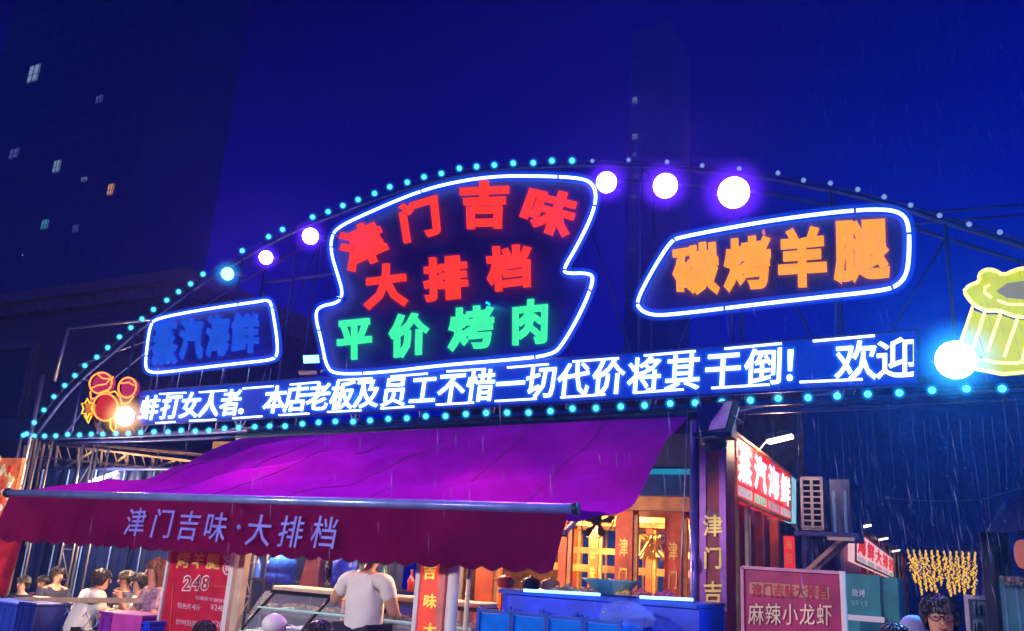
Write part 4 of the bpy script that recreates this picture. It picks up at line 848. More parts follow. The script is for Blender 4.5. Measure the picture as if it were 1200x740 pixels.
# ================================================================= PEOPLE
def skinmesh(name, verts, edges, rad, m, parent, sub=2):
    me = bpy.data.meshes.new(name); me.from_pydata([Vector(v) for v in verts], edges, []); me.materials.append(m)
    o = bpy.data.objects.new(name, me); C.objects.link(o); o.parent = parent
    sk = o.modifiers.new('Skin', 'SKIN'); sk.use_smooth_shade = True; sk.branch_smoothing = .4
    if not me.skin_vertices: 
        bpy.context.view_layer.update()
    lay = me.skin_vertices[0].data if me.skin_vertices else None
    for i, r in enumerate(rad):
        lay[i].radius = (r, r) if not isinstance(r, tuple) else r
    seen = set(); adj = {i: [] for i in range(len(verts))}
    for a, b in edges: adj[a].append(b); adj[b].append(a)
    for i in range(len(verts)):
        lay[i].use_root = False
        if i not in seen:
            lay[i].use_root = True; st_ = [i]; seen.add(i)
            while st_:
                for j in adj[st_.pop()]:
                    if j not in seen: seen.add(j); st_.append(j)
    ss = o.modifiers.new('Subdivision', 'SUBSURF'); ss.levels = sub; ss.render_levels = sub
    if name in ('shirt', 'trousers'):
        tx_ = bpy.data.textures.get('cloth_folds') or bpy.data.textures.new('cloth_folds', 'CLOUDS'); tx_.noise_scale = .11; tx_.noise_depth = 3
        dm = o.modifiers.new('Folds', 'DISPLACE'); dm.texture = tx_; dm.strength = .022; dm.mid_level = .5
    return o
SITL = dict(hipL=(-.10,0,.50), hipR=(.10,0,.50), kneeL=(-.13,-.43,.50), kneeR=(.13,-.43,.50), ankL=(-.13,-.40,.09), ankR=(.13,-.40,.09), toeL=(-.14,-.56,.04), toeR=(.14,-.56,.04), pelvis=(0,.02,.52), waist=(0,.03,.68), chest=(0,0,.88), neck0=(0,-.02,1.03), neck=(0,-.04,1.09), head=(0,-.05,1.20),
            shL=(-.18,-.01,.99), shR=(.18,-.01,.99), elL=(-.24,-.12,.76), elR=(.24,-.12,.76), wrL=(-.14,-.36,.80), wrR=(.14,-.36,.80))
STAND = dict(hipL=(-.10,0,.92), hipR=(.10,0,.92), kneeL=(-.11,-.02,.50), kneeR=(.11,-.02,.50), ankL=(-.12,.02,.09), ankR=(.12,.02,.09), toeL=(-.14,-.14,.04), toeR=(.14,-.14,.04), pelvis=(0,0,.95), waist=(0,0,1.10), chest=(0,.01,1.30), neck0=(0,.01,1.45), neck=(0,0,1.52), head=(0,-.02,1.63),
             shL=(-.19,.01,1.41), shR=(.19,.01,1.41), elL=(-.25,0,1.14), elR=(.25,0,1.14), wrL=(-.24,-.08,.90), wrR=(.24,-.08,.90))
hsk = random.Random(3)
def person(label, loc, rot, J, shirt, pants, skin=None, hair=None, scale=1.0, group=None, longhair=False, sleeve=.75, hem=.03, hat=None, glasses=False, build=1.0, bun=False):
    skin = skin or M['skin']; hair = hair or M['hair']
    t = thing('person', label, 'person', loc, group); t.rotation_euler = (0,0,rot); t.scale = (scale,)*3
    V = []; E_ = []; R_ = []
    def nd(p, r, prev=None):
        V.append(Vector(p)); R_.append(r); i = len(V)-1
        if prev is not None: E_.append((prev, i))
        return i
    b = build; H_ = Vector(J['head'])
    pel = nd(J['pelvis'], (.135*b,.105*b)); wa = nd(J['waist'], (.125*b,.10*b), pel); ch = nd(J['chest'], (.155*b,.11*b), wa); n0 = nd(J['neck0'], (.10,.075), ch); nk = nd(J['neck'], .052, n0)
    hb = nd(H_+Vector((0,.0,-.055)), (.060,.068), nk); hm = nd(H_+Vector((0,.012,.01)), (.074,.090), hb); ht = nd(H_+Vector((0,.015,.065)), (.062,.074), hm)
    for s in 'LR':
        sg = -1 if s == 'L' else 1
        sh_ = nd(J['sh'+s], .062*b, n0); el = nd(J['el'+s], .042*b, sh_); wr = nd(J['wr'+s], .027, el)
        hp = nd(J['hip'+s], .095*b, pel); kn = nd(J['knee'+s], .062, hp); an = nd(J['ank'+s], .042, kn); nd(J['toe'+s], .035, an)
        # palm and five fingers
        d = (V[wr]-V[el]).normalized(); sd = d.cross(Vector((0,0,1))); sd = sd.normalized() if sd.length > .1 else Vector((1,0,0)); dn = sd.cross(d).normalized()
        if dn.z > 0: dn = -dn
        pm_ = nd(V[wr]+d*.055, (.030,.018), wr)
        for k, ln in enumerate((.068,.078,.073,.058)):
            f0 = nd(V[pm_]+sd*(k-1.5)*.018+d*.01, .009); f1 = nd(V[f0]+d*ln*.5+dn*.006, .0085, f0); nd(V[f1]+d*ln*.35+dn*.022, .007, f1)
        th = nd(V[wr]+d*.03-sd*sg*.02, .011); t1 = nd(V[th]+d*.028-sd*sg*.03+dn*.01, .010, th); nd(V[t1]+d*.028-sd*sg*.006+dn*.01, .008, t1)
    skinmesh('body', V, E_, R_, skin, t)
    # clothes
    V, E_, R_ = [], [], []
    pel = nd(Vector(J['pelvis'])+Vector((0,0,-hem)), (.15*b,.122*b)); wa = nd(J['waist'], (.145*b,.12*b), pel); ch = nd(J['chest'], (.175*b,.128*b), wa); n0 = nd(Vector(J['neck0'])+Vector((0,0,-.01)), (.115,.088), ch); nd(Vector(J['neck0']).lerp(Vector(J['neck']), .45), .066, n0)
    for s in 'LR':
        bs = min(b, 1.12); sh_ = nd(Vector(J['sh'+s]), .078*bs, n0); el = Vector(J['sh'+s]).lerp(Vector(J['el'+s]), sleeve*.5); e1 = nd(el, .068*bs, sh_); nd(Vector(J['sh'+s]).lerp(Vector(J['el'+s]), min(1, sleeve)), (.066*bs) if sleeve < 1 else .055, e1)
        if sleeve > 1: nd(Vector(J['wr'+s]), .040, len(V)-1)
    skinmesh('shirt', V, E_, R_, shirt, t, 3)
    V, E_, R_ = [], [], []
    pel = nd(Vector(J['pelvis'])+Vector((0,0,-.02)), (.148*b,.118*b))
    for s in 'LR':
        hp = nd(J['hip'+s], .108*b, pel); kn = nd(J['knee'+s], .074, hp); nd(Vector(J['ank'+s])+Vector((0,0,.04)), .058, kn)
    skinmesh('trousers', V, E_, R_, pants, t)
    for s in 'LR':
        sh_ = MB(); a_ = Vector(J['ank'+s]); to = Vector(J['toe'+s]); sh_.ball(a_.lerp(to, .5)+Vector((0,0,-.02)), .05, 10, 6, (.9,2.2,.8)); shoe = sh_.v; t['_o'] = (0,0,0); sh_.build('shoe', M['black'], t)
    # head details (face looks along -Y)
    for sx in (-1, 1):
        e_ = MB().ball(H_+Vector((sx*.031,-.077,.012)), .0105, 10, 6, (1.2,.6,.55)).build('eye', mat('eye_white', (.38,.36,.34), .3), t)
        MB().ball(H_+Vector((sx*.031,-.0845,.012)), .0055, 8, 5, (1,.5,1)).build('pupil', M['black'], e_)
        MB().tube([H_+Vector((sx*.018,-.084,.032)), H_+Vector((sx*.034,-.086,.036)), H_+Vector((sx*.048,-.076,.030))], .0032, 5).build('eyebrow', hair, t)
        MB().ball(H_+Vector((sx*.076,.008,-.002)), .024, 10, 6, (.35,.7,1.1)).build('ear', skin, t)
    ns = MB().tube([H_+Vector((0,-.082,.015)), H_+Vector((0,-.096,-.008)), H_+Vector((0,-.103,-.020)), H_+Vector((0,-.086,-.027))], [.006,.009,.012,.008], 8).build('nose', skin, t)
    MB().tube([H_+Vector((-.022,-.074,-.048)), H_+Vector((0,-.083,-.046)), H_+Vector((.022,-.074,-.048))], [.003,.006,.003], 6).build('mouth', mat('lips', (.42,.10,.09), .4), t)
    hm_ = MB()
    def hf(u, v):
        a = u*2*pi; back = .5+.5*sin(a)               # 1 at the back
        lo = (-.02 if not longhair else -.22) if back > .45 else .045
        lo = lerp(.05, -.05 if not longhair else -.24, max(0, min(1, (back-.18)/.3)))
        if v < .5: th_ = v/.5*pi/2; r = sin(th_); z = .03+cos(th_)*(.092+.006*sin(a*9))
        else: r = 1-.10*(v-.5)*2*(1 if not longhair else .3); z = lerp(.03, lo, (v-.5)*2)
        wv = 1+.02*sin(a*5+v*2)+.012*sin(a*17+v*5)
        return H_+Vector((cos(a)*r*.090*wv, .020+sin(a)*r*.106*wv, z))
    if hat is None:
        hm_.grid(hf, 44, 14)
        for k in range(170):
            u_ = hsk.random(); v0 = hsk.uniform(.0,.35); pts_ = []
            for j_ in range(5):
                q_ = hf((u_+hsk.uniform(-.006,.006)+.02*j_*(u_-.5)) % 1, min(1.0, v0+(1-v0)*j_/4)); d_ = q_-(H_+Vector((0,.015,0))); pts_.append(q_+d_.normalized()*(.004+.007*sin(j_*1.1))+Vector((0,0,-.012*(j_ == 4))))
            hm_.tube(pts_, [.005,.007,.007,.006,.002], 5)
        hm_.build('hair', hair, t)
    else:
        MB().ball(H_+Vector((0,.012,.04)), .104, 18, 10, (.92,1.08,.85)).build('cap', hat, t); MB().grid(lambda u, v: H_+Vector(((u-.5)*.15, -.08-.09*v*sin(pi*(u*.6+.2)), .05-.02*v)), 8, 3).build('cap_brim', hat, t)
    if bun: MB().ball(H_+Vector((0,.11,.07)), .04, 10, 8).build('hair_bun', hair, t)
    if glasses:
        gl = MB()
        for sx in (-1, 1): gl.tube([H_+Vector((sx*.033+.026*cos(k*pi/6), -.098, .010+.020*sin(k*pi/6))) for k in range(12)], .003, 5, closed=True); gl.tube([H_+Vector((sx*.059,-.097,.014)), H_+Vector((sx*.084,.0,.012))], .003, 5)
        gl.tube([H_+Vector((-.007,-.099,.014)), H_+Vector((.007,-.099,.014))], .003, 5); gl.build('glasses', M['black'], t)
    return t
def J(base, **k): d = dict(base); d.update(k); return d
navy = mat('navy_shirt', (.012,.015,.05), .8); grey = mat('grey_shirt', (.2,.2,.22), .8, bump=.3); mauve = mat('patterned_blouse', (.35,.22,.30), .8, var=.7, scale=40)
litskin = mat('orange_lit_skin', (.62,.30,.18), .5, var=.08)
def gx(px, Y): return PY(px, 690, Y).x
# standing man, back to the camera, arms on the counter
mx_ = gx(431, 6.62)
SM = J(STAND, shL=(-.21,.01,1.43), shR=(.21,.01,1.43), elL=(-.36,.13,1.22), elR=(.27,.10,1.20), wrL=(-.40,-.13,1.22), wrR=(.16,-.16,1.16), head=(.0,-.06,1.64))
person('standing man in loose white T-shirt seen from behind at the display counter', (mx_, 6.60, 0), pi, J(SM, elR=(.37,-.02,1.22), wrR=(.42,-.24,1.25), elL=(-.27,-.08,1.16), wrL=(-.18,-.28,1.14)), M['whitecloth'], M['jeans'], build=1.32, sleeve=.7, hem=.16)
def guest(label, px, py, Y, rot, j_, shirt, **k):
    p = PY(px, py, Y); hd = Matrix.Rotation(rot, 3, 'Z')@Vector(j_['head']); sc = p.z/hd.z
    return person(label, (p.x-hd.x*sc, Y-hd.y*sc, 0), rot, j_, shirt, M['jeans'], scale=sc, **k)
guest('seated guest in black T-shirt turned right, left end of the table', 68, 675, 7.8, 1.45, SITL, navy, build=1.05)
guest('seated guest in purple top half hidden left of the black shirt', 49, 684, 7.9, .5, SITL, mat('purple_top', (.12,.02,.10), .8), build=.95)
guest('dim seated guest in dark clothes at the far left behind the lattice post', 26, 685, 7.4, .3, SITL, M['blackcloth'])
LEAN = J(SITL, chest=(0,-.05,.87), neck0=(0,-.10,1.0), neck=(0,-.13,1.05), head=(.02,-.16,1.15), shL=(-.2,-.07,.98), shR=(.2,-.07,.98))
guest('guest in broad white shirt leaning forward, back turned, mid table', 120, 680, 7.25, pi-.3, LEAN, M['whitecloth'], build=1.3)
guest('seated guest in dark shirt facing out between the two white shirts', 147, 680, 7.95, -.25, SITL, M['blackcloth'], glasses=True)
guest('seated guest in white shirt holding hands to mouth right of table', 163, 684, 7.5, -.6, J(SITL, elL=(-.22,-.16,.86), elR=(.22,-.16,.86), wrL=(-.06,-.24,1.06), wrR=(.07,-.25,1.04)), M['whitecloth'], build=1.0)
guest('guest with brown wavy hair and patterned blouse beside the price board', 182, 670, 7.0, -.3, J(SITL, wrL=(-.1,-.3,.62), wrR=(.1,-.32,.62)), mauve, skin=litskin, hair=mat('brown_hair', (.10,.035,.02), .5), build=.95, longhair=True)
# heads along the bottom edge
def seat_at(px, pytop, Y, top=1.305):
    p = PY(px, pytop, Y); return p
def low_person(label, px, pytop, Y, rot, **k):
    p = PY(px, pytop, Y); s = p.z/1.315; return person(label, (p.x, Y, 0), rot, SITL, k.pop('shirt', M['blackcloth']), M['jeans'], scale=s, **k)
low_person('black haired guest seated low in front of the price board', 238, 729, 5.1, pi, hair=M['hair'])
low_person('guest with round white cap seated before the display counter', 318, 721, 5.4, pi-.5, hat=M['white'], shirt=grey)
low_person('dark haired guest in blue at the bottom under the counter glass', 372, 729, 5.3, 2.6, shirt=M['blue'])

# ================================================================= RIGHT SIDE: ALLEY
XS = -2.0
sx_ = thing('shop_row', 'row of low shops running back along the left side of the alley', 'building', (-2.6, 20, 0))
MB().box((-2.3,15.2,0), (-1.93,33,2.7)).build('wall', mat('mauve_shop_wall', (.20,.05,.14), .7, bump=.3), sx_)
MB().box((-2.4,15.2,2.7), (-1.88,33,2.78)).build('roof', M['darksteel'], sx_)
for i in range(9):
    y = 19+i*1.5; c_ = MB().box((-1.93,y,0), (-1.84,y+.5,2.7)).build('pier', M['redsign'], sx_)
    for k in range(4): MB().box((-1.838,y+.1,2.3-.5*k), (-1.83,y+.4,2.55-.5*k)).build('gold_panel', M['gold'], c_)
# side sign in perspective
def side_sign(label, q, chars, X, back=None, lit='redlit', ink='litwhite'):
    P4 = [PX(x, y, X) for x, y in q]; t = thing('side_sign', label, 'sign', tuple(P4[3]))
    MB().plate([p-Vector((.01,0,0)) for p in P4], (-.12,0,0)).build('lightbox', M[lit], t)
    e_ = MB()
    for i in range(4): e_.bar(P4[i], P4[(i+1)%4], .03)
    e_.build('sign_frame', mat('amber_edge', (.6,.3,.1), .4), t)
    n = len(chars)
    def pt(s, tt): a = P4[0].lerp(P4[1], s); b = P4[3].lerp(P4[2], s); return a.lerp(b, tt)+Vector((.012,0,0))
    for i, ch in enumerate(chars):
        a, b = (i+.08)/n, (i+.92)/n; mb = MB(); on_quad(mb, ch, [pt(a,.10),pt(b,.10),pt(b,.72),pt(a,.72)], .01, .035); mb.build('letter', M[ink], t)
        mb = MB(); mb.plate([pt(a,.8),pt(b,.8),pt(b,.95),pt(a,.95)], (.004,0,0)); mb.build('printed_picture', mat('print_pict_%d'%(i%3), ((.7,.6,.5),(.3,.5,.3),(.6,.3,.3))[i%3], .5, emit=((.8,.6,.6),(.5,.6,.5),(.8,.4,.5))[i%3], es=.6, var=.8, scale=30), t)
    return t, P4
side_sign('large red lightbox sign with white characters behind the main pillar', [(862,508),(926,556),(926,611),(862,583)], '蒸汽海鲜', XS)
side_sign('distant red and white lightbox sign beyond the air conditioner', [(1003,621),(1047,655),(1047,678),(1003,658)], '海鲜大排档', -1.72, lit='pinkbox', ink='redlit')
t = thing('cyan_panel', 'pale cyan lit end panel at the far edge of the large red sign', 'panel', tuple(PX(930,600,XS)))
MB().plate([PX(926.6,557,XS),PX(933,562,XS),PX(933,614,XS),PX(926.6,611,XS)], (-.1,0,0)).build('panel', glow('pale_cyan_panel', (.35,.75,.9), .8), t); MB().bar(PX(926.6,556,XS), PX(933,561,XS), .04).build('panel_cap', M['steel'], t)
# gooseneck lamps
def goose(px, py, X, ln, label, es, pw):
    p = PX(px, py, X); t = thing('sign_lamp', label, 'lamp', tuple(p), 'lamps over the alley signs')
    k = (p.y)/1000; w = ln*k; d = Vector((.92,.0,.22)).normalized()
    MB().plate([p-d*w+Vector((0,-.08,0)), p+d*w+Vector((0,-.06,0)), p+d*w+Vector((0,.1,0)), p-d*w+Vector((0,.1,0))], (0,0,.06)).build('lamp_head', M['darksteel'], t)
    MB().plate([p-d*w*.9+Vector((0,-.085,-.035)), p+d*w*.95+Vector((0,-.07,-.035)), p+d*w*.95+Vector((0,.08,-.035)), p-d*w*.9+Vector((0,.08,-.035))], (0,0,.03)).build('lens', glow('warm_lamp_lens_%d'%int(es), (1,.82,.55), es), t)
    MB().tube([p-d*w+Vector((0,.02,.02)), p-d*w*1.6+Vector((-.05,.02,-.12)), Vector((XS-.1, p.y+.02, p.z-.45))], .015, 6).build('arm', M['pale'], t)
    if pw: lamp(t, 'POINT', p+Vector((0,-.05,-.12)), (1,.62,.4), pw, .08)
goose(914, 513, -1.75, 15, 'warm glowing lamp head above the large red sign', 6, 30)
goose(1013, 616, -1.75, 7, 'pale green-white lamp above the distant red sign', 5, 25)
goose(1035, 631, -1.75, 5, 'small lamp midway along the distant red sign', 4, 0)
goose(1050, 645, -1.75, 4, 'farthest small lamp at the end of the distant sign', 4, 0)
# side wall column strip + small red vertical sign under side sign
a, b = PY(918,628,10.6), PY(930,628,10.6)
t = thing('red_strip_sign', 'small bright red strip sign below the far end of the large sign', 'sign', (a.x, 10.6, 0)); MB().box((a.x,10.6,1.2), (b.x,10.66,a.z)).build('panel', M['redlit'], t)
for i, ch in enumerate('海鲜大'): z = a.z-.02-i*.17; mb = MB(); on_quad(mb, ch, [(a.x+.02,10.59,z),(b.x-.02,10.59,z),(b.x-.02,10.59,z-.14),(a.x+.02,10.59,z-.14)], .005); mb.build('letter', gy, t)
# red posts between pillar and menu board
for i, (a_, b_, Y, mm, lb) in enumerate(((857,864,8.9,M['gold'],'slim gold painted post just right of the main pillar'),(872,878,9.3,M['cream'],'cream post below the large red sign'),(884,894,9.6,M['redcol'],'red wooden post under the middle of the large sign'),(902,912,10,M['redcol'],'red wooden post under the far half of the large sign'))):
    A_, B_ = PY(a_,640,Y), PY(b_,640,Y); t = thing('wall_post', lb, 'post', (A_.x, Y, 0), None); zt_ = PY(a_, 585+(a_-857)*.5, Y).z
    MB().cbox((A_.x,Y,0), (B_.x,Y+.1,zt_), .008).build('shaft', mm, t); MB().box((A_.x-.02,Y-.02,0), (B_.x+.02,Y+.12,.12)).build('base_block', M['darksteel'], t)
# air conditioner
Ya = 11.0
A_, B_ = PY(937,557,Ya), PY(966,620,Ya); 
t = thing('air_conditioner', 'white outdoor air conditioner unit with slatted grille above the alley', 'air conditioner', ((A_.x+B_.x)/2, Ya, B_.z))
x0, x1, z0, z1 = A_.x, B_.x, PY(945,621,Ya).z, PY(945,558,Ya).z
MB().cbox((x0,Ya+.03,z0), (x1,Ya+.5,z1), .015).build('casing', mat('ivory_metal', (.6,.55,.5), .4), t)
gf_ = MB(); w_ = x1-x0
for k in range(9): zz = lerp(z0+.04, z1-.04, k/8); gf_.box((x0+.03,Ya+.005,zz-.009), (x1-.03,Ya+.02,zz+.009))
for f in (.06,.5,.94): gf_.box((x0+w_*f-.015,Ya,z0+.02), (x0+w_*f+.015,Ya+.027,z1-.02))
gf_.build('grille', mat('ivory_metal', (.6,.55,.5), .4), t)
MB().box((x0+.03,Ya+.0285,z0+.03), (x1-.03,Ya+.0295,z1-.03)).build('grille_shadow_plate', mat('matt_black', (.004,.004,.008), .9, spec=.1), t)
A2, B2 = PY(968,560,Ya+.1), PY(1001,640,Ya+.1)
t = thing('duct_housing', 'dark blue metal housing beside the air conditioner on brackets', 'housing', (A2.x, Ya+.1, B2.z))
MB().cbox((A2.x+.02,Ya+.1,B2.z+.08), (B2.x,Ya+1.3,A2.z), .02).build('casing', mat('dark_blue_metal', (.03,.05,.18), .35, .3), t)
for a_, b_ in ((975,980),(988,993)): p = PY(a_,575,Ya+.09); q = PY(b_,628,Ya+.09); MB().box((p.x,Ya+.085,q.z), (p.x+.035,Ya+.098,p.z)).build('edge_rib', mat('lit_cyan_edge', (.15,.4,.75), .3), t)  # ribs in a plain pale cyan base colour
t = thing('shelf_bracket', 'angled bracket shelf carrying the air conditioner', 'bracket', (x0, Ya, z0-.4))
MB().box((x0-.08,Ya-.05,z0-.07), (B2.x+.05,Ya+.6,z0-.02)).build('shelf_plate', M['steel'], t)
for yy in (Ya, Ya+.5): MB().bar((x0+.02,yy,z0-.5), (B2.x-.1,yy,z0-.075), .05).build('strut', M['cream'], t)
MB().box((x0,Ya-.02,z0-.5), (x0+.05,Ya+.55,z0-.08)).build('wall_rail', M['steel'], t)
p = PY(985,632,Ya-.1); MB().box((p.x-.14,Ya-.16,p.z-.02), (p.x+.16,Ya-.1,p.z+.02)).build('white_lip', M['white'], t)
# corrugated red menu board in front
t, a, b = board('menu_board', 'purple-red menu board with framed title above handwritten style dish name', 'sign board', 870, 984, 665, 5.9, .3, mat('magenta_board', (.36,.015,.10), .4), M['white'])
bb = MB()
bb.bar((a.x,5.89,a.z), (b.x,5.89,a.z), .02); bb.bar((a.x,5.89,.3), (a.x,5.89,a.z), .02); bb.build('board_edge', mat('pink_edge', (.6,.25,.4), .4), t)
MB().box((b.x,5.87,0), (b.x+.03,5.93,a.z+.01)).build('frame_post', M['white'], t); MB().box((a.x+.02,5.95,0), (a.x+.05,6.0,.9)).build('frame_post', M['darksteel'], t)
A_, B_ = PY(878,682,5.893), PY(972,703,5.893)
MB().box((A_.x,5.893,B_.z), (B_.x,5.899,A_.z)).build('title_strip', mat('tan_strip', (.5,.22,.13), .5), t)
line(t, '津门吉味大排档', M['redsign'], 880, 683.5, 970, 686, 16, 5.888, .02)
line(t, '麻辣小龙虾', mat('pale_gold_print', (.8,.65,.45), .5), 876, 707, 976, 708, 25, 5.888, .005)
# teal cabinet
t, a, b = board('teal_cabinet', 'teal stall cabinet with faint white lettering right of the menu board', 'cabinet', 988, 1030, 672, 7.2, 0, M['teal'], None)
MB().box((a.x,7.245,0), (b.x+.12,8.1,a.z-.01)).build('cabinet_body', M['teal'], t)
MB().box((a.x-.02,7.19,PY(1000,724,7.19).z-.02), (b.x+.02,7.197,PY(1000,724,7.19).z+.02)).build('white_ledge', M['white'], t)
line(t, '烧烤', wp, 998, 690, 1014, 691, 9, 7.192); line(t, '海鲜大咖', mat('pale_teal_print', (.2,.6,.6), .5), 997, 703, 1018, 704, 8, 7.192)
# gold light curtain at the end
t = thing('gold_light_curtain', 'curtain of golden fairy light strands hanging across the far end of the alley', 'light curtain', tuple(PY(1100,690,30)))
gl_ = glow('golden_fairy_light', (1,.55,.06), 1.1)
A_, B_ = PY(1060,643,30), PY(1146,643,30)
MB().tube([A_, B_], .02, 5).build('carrier_wire', M['cable'], t)
for k in range(12):
    x = lerp(A_.x, B_.x, (k+.5)/12); ln = 1.0+.35*abs(sin(k*1.9)); ty = (.35-.06*k)*.5 if k < 6 else -.05*(k-8); s_ = MB()
    for j in range(int(ln/.014)):
        f_ = j*.014/ln; w_ = .012+.075*sin(pi*min(1, f_*1.02))**1.3
        s_.ball((x+ty*f_+random.gauss(0,w_*.6), 30+random.uniform(-.05,.05), A_.z-j*.014-.03), random.uniform(.014,.032), 5, 4)
    s_.build('light_strand', gl_, t)['kind'] = 'stuff'; MB().tube([(x,30,A_.z),(x+ty,30,A_.z-ln)], .006, 4).build('strand_wire', M['cable'], t)
# alley ends, right-hand structures
ar = thing('back_building', 'dark blue two storey building closing the end of the alley', 'building', (4, 40, 0))
dbm = mat('pale_render_wall', (.13,.21,.42), .7, bump=.3)
MB().box((-8,38,0), (14,46,9.6)).build('wall', dbm, ar); MB().box((-8.3,37.7,9.6), (14.3,46.3,10.0)).build('roof', dbm, ar)
for i in range(22): MB().box((-8+i,37.93,.1), (-7.97+i,37.995,9.5)).build('cladding_seam', dbm, ar)
rb = thing('right_stall', 'teal fronted stall under a corrugated roof at the right edge', 'stall', (2.2, 12, 0))
a, b = PY(1172,690,11.5), PY(1215,690,11.5)
MB().box((a.x,11.5,0), (b.x+1,13,PY(1180,676,11.5).z)).build('front_panel', mat('bright_teal_panel', (.02,.30,.32), .3), rb)
for k in range(6): xk = a.x+.03+k*.12; MB().box((xk,11.48,.1), (xk+.02,11.497,PY(1180,678,11.5).z)).build('panel_rib', mat('lit_cyan_edge', (.15,.4,.75), .3), rb)  # ribs in a plain pale cyan base colour
ra, rb_ = PY(1160,622,11), PY(1240,628,11); rc, rd = PY(1183,583,14), PY(1240,583,14)
MB().grid(lambda u, v: ra.lerp(rb_, u).lerp(rc.lerp(rd, u), v)+Vector((0,0,.035*sin(v*pi*14))), 8, 84).build('corrugated_roof', mat('grey_blue_corrugated', (.16,.17,.30), .35, .3), rb)
MB().tube([ra+Vector((0,.05,0)), rc], .03, 6).build('roof_edge_pole', M['pale'], rb); MB().tube([PY(1174,640,11.6), Vector((PY(1174,640,11.6).x, 11.6, 0))], .05, 8).build('corner_post', M['black'], rb)
MB().box((a.x-.15,11.9,0), (a.x+.15,12.2,PY(1172,625,12).z)).build('corner_pier', M['black'], rb)
p = PY(1201,650,10.8); t = thing('glowing_lantern', 'orange pink glowing lantern under the corrugated roof', 'lantern', tuple(p)); MB().lathe([(.03,-.15),(.07,-.13),(.095,-.07),(.10,0),(.095,.07),(.07,.13),(.03,.15)], p, n=32).build('shade', glow('lantern_orange', (.6,.16,.10), .6), t); MB().lathe([(.05,.2),(.05,.24)], p).build('cap', M['black'], t); MB().tube([p+Vector((0,0,.3)), p+Vector((0,0,.6))], .006, 5).build('cord', M['cable'], t)
fo_ = MB(); p = PY(1188,681,11.3)
for k in range(90): fo_.ball(p+Vector((random.uniform(-.12,.35), random.uniform(-.1,.1), random.uniform(-.04,.04))), random.uniform(.012,.028), 6, 4)
o = tag(fo_.build('goods_heap', mat('goods', (.5,.4,.3), .6, var=.8, scale=20)), 'heap of small pale goods on top of the teal stall front', 'goods'); o['kind'] = 'stuff'
a, b = PY(1132,697,13), PY(1166,697,13)
t = thing('glass_cabinet', 'tall glass drinks cabinet with blue reflections left of the teal stall', 'cabinet', (a.x, 13, 0))
MB().box((a.x,13,0), (b.x,13.6,a.z)).build('cabinet_body', mat('cabinet_blue_grey', (.10,.14,.25), .2), t)
f2 = MB(); f2.box((a.x-.03,12.97,0),(a.x+.02,12.995,a.z)); f2.box((b.x-.02,12.97,0),(b.x+.03,12.995,a.z)); f2.box((a.x+.02,12.97,a.z-.05),(b.x-.02,12.995,a.z)); f2.build('door_frame', M['pale'], t)
bt = MB()
for k in range(60): xk = lerp(a.x+.06,b.x-.06,random.random()); zk = .5+.22*random.randrange(5); bt.lathe([(.025,0),(.025,.12),(.01,.17)], (xk,12.98,zk), n=6)
bt.build('bottles', mat('drink_bottles', (.25,.4,.6), .2, var=.9, scale=14), t)['kind'] = 'stuff'
# dark parasol roofs and strips hanging right of the light curtain
t = thing('tinsel_strings', 'faint violet tinsel strings hanging right of the golden curtain', 'decoration', tuple(PY(1158,690,22)))
for k in range(8): p = PY(1149+k*2.7,645+random.uniform(0,8),22); MB().tube([p, p+Vector((random.uniform(-.1,.1),0,-.4)), p+Vector((random.uniform(-.1,.1),0,-1))], .02, 5).build('string', mat('violet_tinsel', (.4,.3,.6), .3, .4), t)
t = thing('overhead_cable', 'thin cable sagging across the alley above the golden curtain', 'cable', tuple(PY(1040,584,14))); MB().tube([PY(1040,584,14), PY(1090,588,14.3), PY(1150,586,14.6), PY(1200,572,15)], .012, 5).build('wire', M['pale'], t); MB().lathe([(.02,-.03),(.03,0),(.02,.03)], PY(1040,584,14), (1,0,0), 8).build('insulator', M['white'], t)
t = thing('overhead_cable', 'pale cable rising to the right above the main pillar floodlight', 'cable', tuple(PY(858,479,8.9))); MB().tube([PY(855,484,8.9), PY(930,469,8.9), PY(985,458,8.9)], .012, 5).build('wire', mat('lit_blue_edge', (.2,.35,.8), .3), t); MB().lathe([(.02,-.03),(.03,0),(.02,.03)], PY(855,484,8.9), (1,0,0), 8).build('clamp', M['white'], t)  # wire in a plain pale blue base colour
# people in the alley
p = PY(1100,699,5.0); s = p.z/1.745
person('close passer-by with dark hair and glasses facing the camera at bottom right', (p.x, 5.0, 0), .1, STAND, M['whitecloth'], M['jeans'], scale=s, glasses=True, skin=litskin)
p = PY(1070,723,6.0); s = p.z/1.745
person('person in grey-blue cap left of the close passer-by', (p.x, 6.0, 0), pi, STAND, grey, M['jeans'], scale=s, hat=mat('grey_blue_cap', (.22,.25,.45), .7))
p = PY(1047,733,5.4); s = p.z/1.745
person('dark haired passer-by only just showing at the bottom near the teal cabinet', (p.x, 5.4, 0), 2.8, STAND, M['blackcloth'], M['jeans'], scale=s)

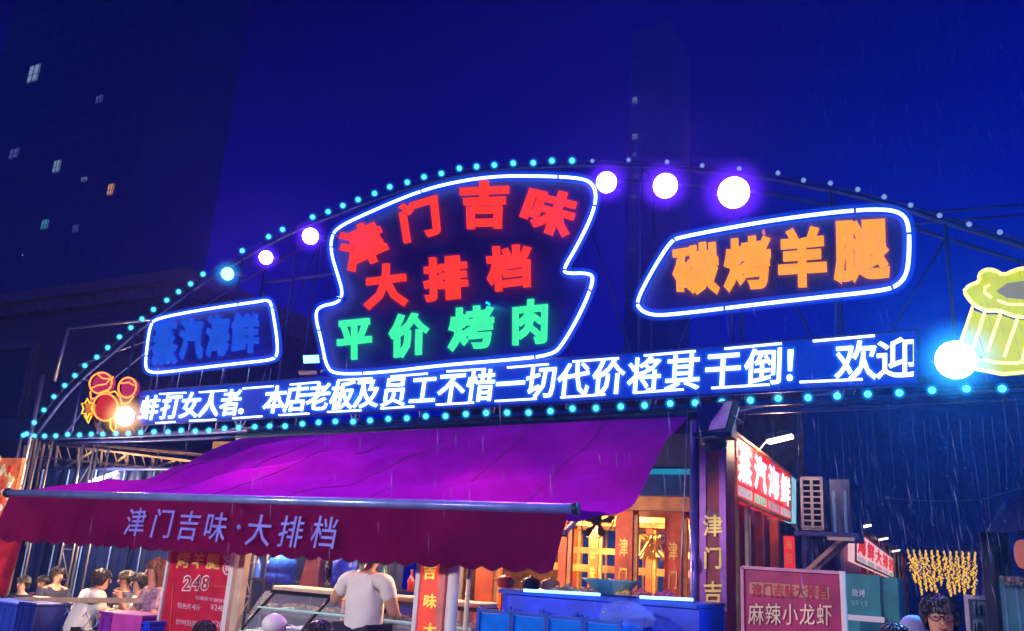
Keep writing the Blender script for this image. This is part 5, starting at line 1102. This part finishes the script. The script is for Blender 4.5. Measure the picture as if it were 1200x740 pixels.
# ================================================================= STREET LAMPS ASSUMED ON THE ROAD BEHIND THE CAMERA
def assumed_street_lamp(x, y, h, col, pw, label):  # lamp out of view, assumed from the light on the stall's front
    t = thing('assumed_street_lamp', label, 'street lamp', (x, y, 0), 'assumed street lamps behind the camera')
    MB().tube([(x,y,0),(x,y,h-.4),(x,y+.15,h-.05),(x,y+.6,h)], [.07,.05,.045,.04], 10).build('pole', M['darksteel'], t)
    MB().lathe([(.34,-.13),(.345,-.125),(.30,-.03),(.12,.06),(.03,.10)], (x,y+.8,h), n=28, cap=False).build('hood', M['darksteel'], t)  # rim shaped to keep this unseen lamp's light off signs and sky
    MB().ball((x,y+.8,h-.015), .035, 12, 8).build('bulb', glow('unseen_street_bulb', (1,.8,.82), 6), t)
    MB().tube([(x,y+.6,h),(x,y+.8,h+.10)], .03, 8).build('arm_end', M['darksteel'], t)
    lamp(t, 'POINT', (x,y+.8,h-.0845), col, pw, .012)
assumed_street_lamp(-9.5, -2.5, 3.9, (1.0,.88,.86), 1050, 'assumed hooded pole lamp on the road behind the camera, leftmost')
assumed_street_lamp(-5.0, -3.0, 3.9, (1.0,.88,.88), 1350, 'assumed hooded pole lamp on the road behind the camera, middle one')
assumed_street_lamp(1.6, -2.5, 3.9, (1.0,.62,.78), 600, 'assumed hooded pole lamp on the road behind the camera, rightmost')

# ================================================================= RAIN AND AIR
rn = MB(); rr = random.Random(11)
for k in range(2600):
    px, py = rr.uniform(-50,1250), rr.uniform(-20,700); Y = rr.uniform(3.5,14)
    if rr.random() < .5: px = rr.uniform(880,1230); Y = rr.uniform(6,10)
    p = PY(px, py, Y)
    if p.z < .1: continue
    l = rr.uniform(.05,.11); w = .0011; n_ = len(rn.v)
    rn.add([p+Vector((w,0,0)), p+Vector((-w,0,0)), p+Vector((0,w,0)), p+Vector((.010,0,-l)), p+Vector((-.006,0,l*.6))], [(0,1,2),(0,2,4),(1,0,4),(2,1,4),(0,3,2),(1,3,0),(2,3,1)])
o = rn.build('rain', mat('rain_water', (.4,.55,.9), .1, alpha=.4)); o['kind'] = 'stuff'
for k, px in enumerate([872,905,934,958,985,1003,1021,1040,1052,1068,1081,1097,1108,1122,1133,1149,1160,1175,1190,1204]):
    p = PY(px, low_at(px)+4, YF+.1); t = thing('water_thread', 'thin streak of falling rain drawn as a strand before the alley', 'rain streak', tuple(p), 'streaks of falling rain drawn as strands at the alley mouth')  # strand stands for a streak of falling rain
    ln = rr.uniform(.25,1.0); z0_ = rr.uniform(0,.25); dx = rr.uniform(-.05,.05); n_ = 9
    MB().tube([p+Vector((dx*(j/n_)**2+.004*sin(j*1.1+k), .003*sin(j*2+k), -z0_-ln*j/n_)) for j in range(n_+1)], [.0028-.0016*j/n_ for j in range(n_+1)], 5).build('streak', M['water'], t)  # strand stands for the streak that falling rain draws in lamplight
    MB().ball(p+Vector((dx,0,-z0_-ln-.03)), .006, 6, 4, (1,1,1.6)).build('drop', M['water'], t)
HZ = True
if HZ:
    hb = MB().box((-62,-14,-1.0), (62,160,120)).build('haze', mat('unused', (.5,.5,.5)))
    hb['kind'] = 'stuff'; m = bpy.data.materials.new('thin_mist'); m.use_nodes = True; t_ = m.node_tree; t_.nodes.clear()
    v_ = t_.nodes.new('ShaderNodeVolumePrincipled'); v_.inputs['Color'].default_value = (.22,.45,1,1); v_.inputs['Density'].default_value = .0028; v_.inputs['Anisotropy'].default_value = 0.6  # blue of the lights put into the mist, for their halos
    oo = t_.nodes.new('ShaderNodeOutputMaterial'); t_.links.new(v_.outputs[0], oo.inputs['Volume']); hb.data.materials.clear(); hb.data.materials.append(m)
for o in list(bpy.data.objects):
    if '_o' in o: del o['_o']
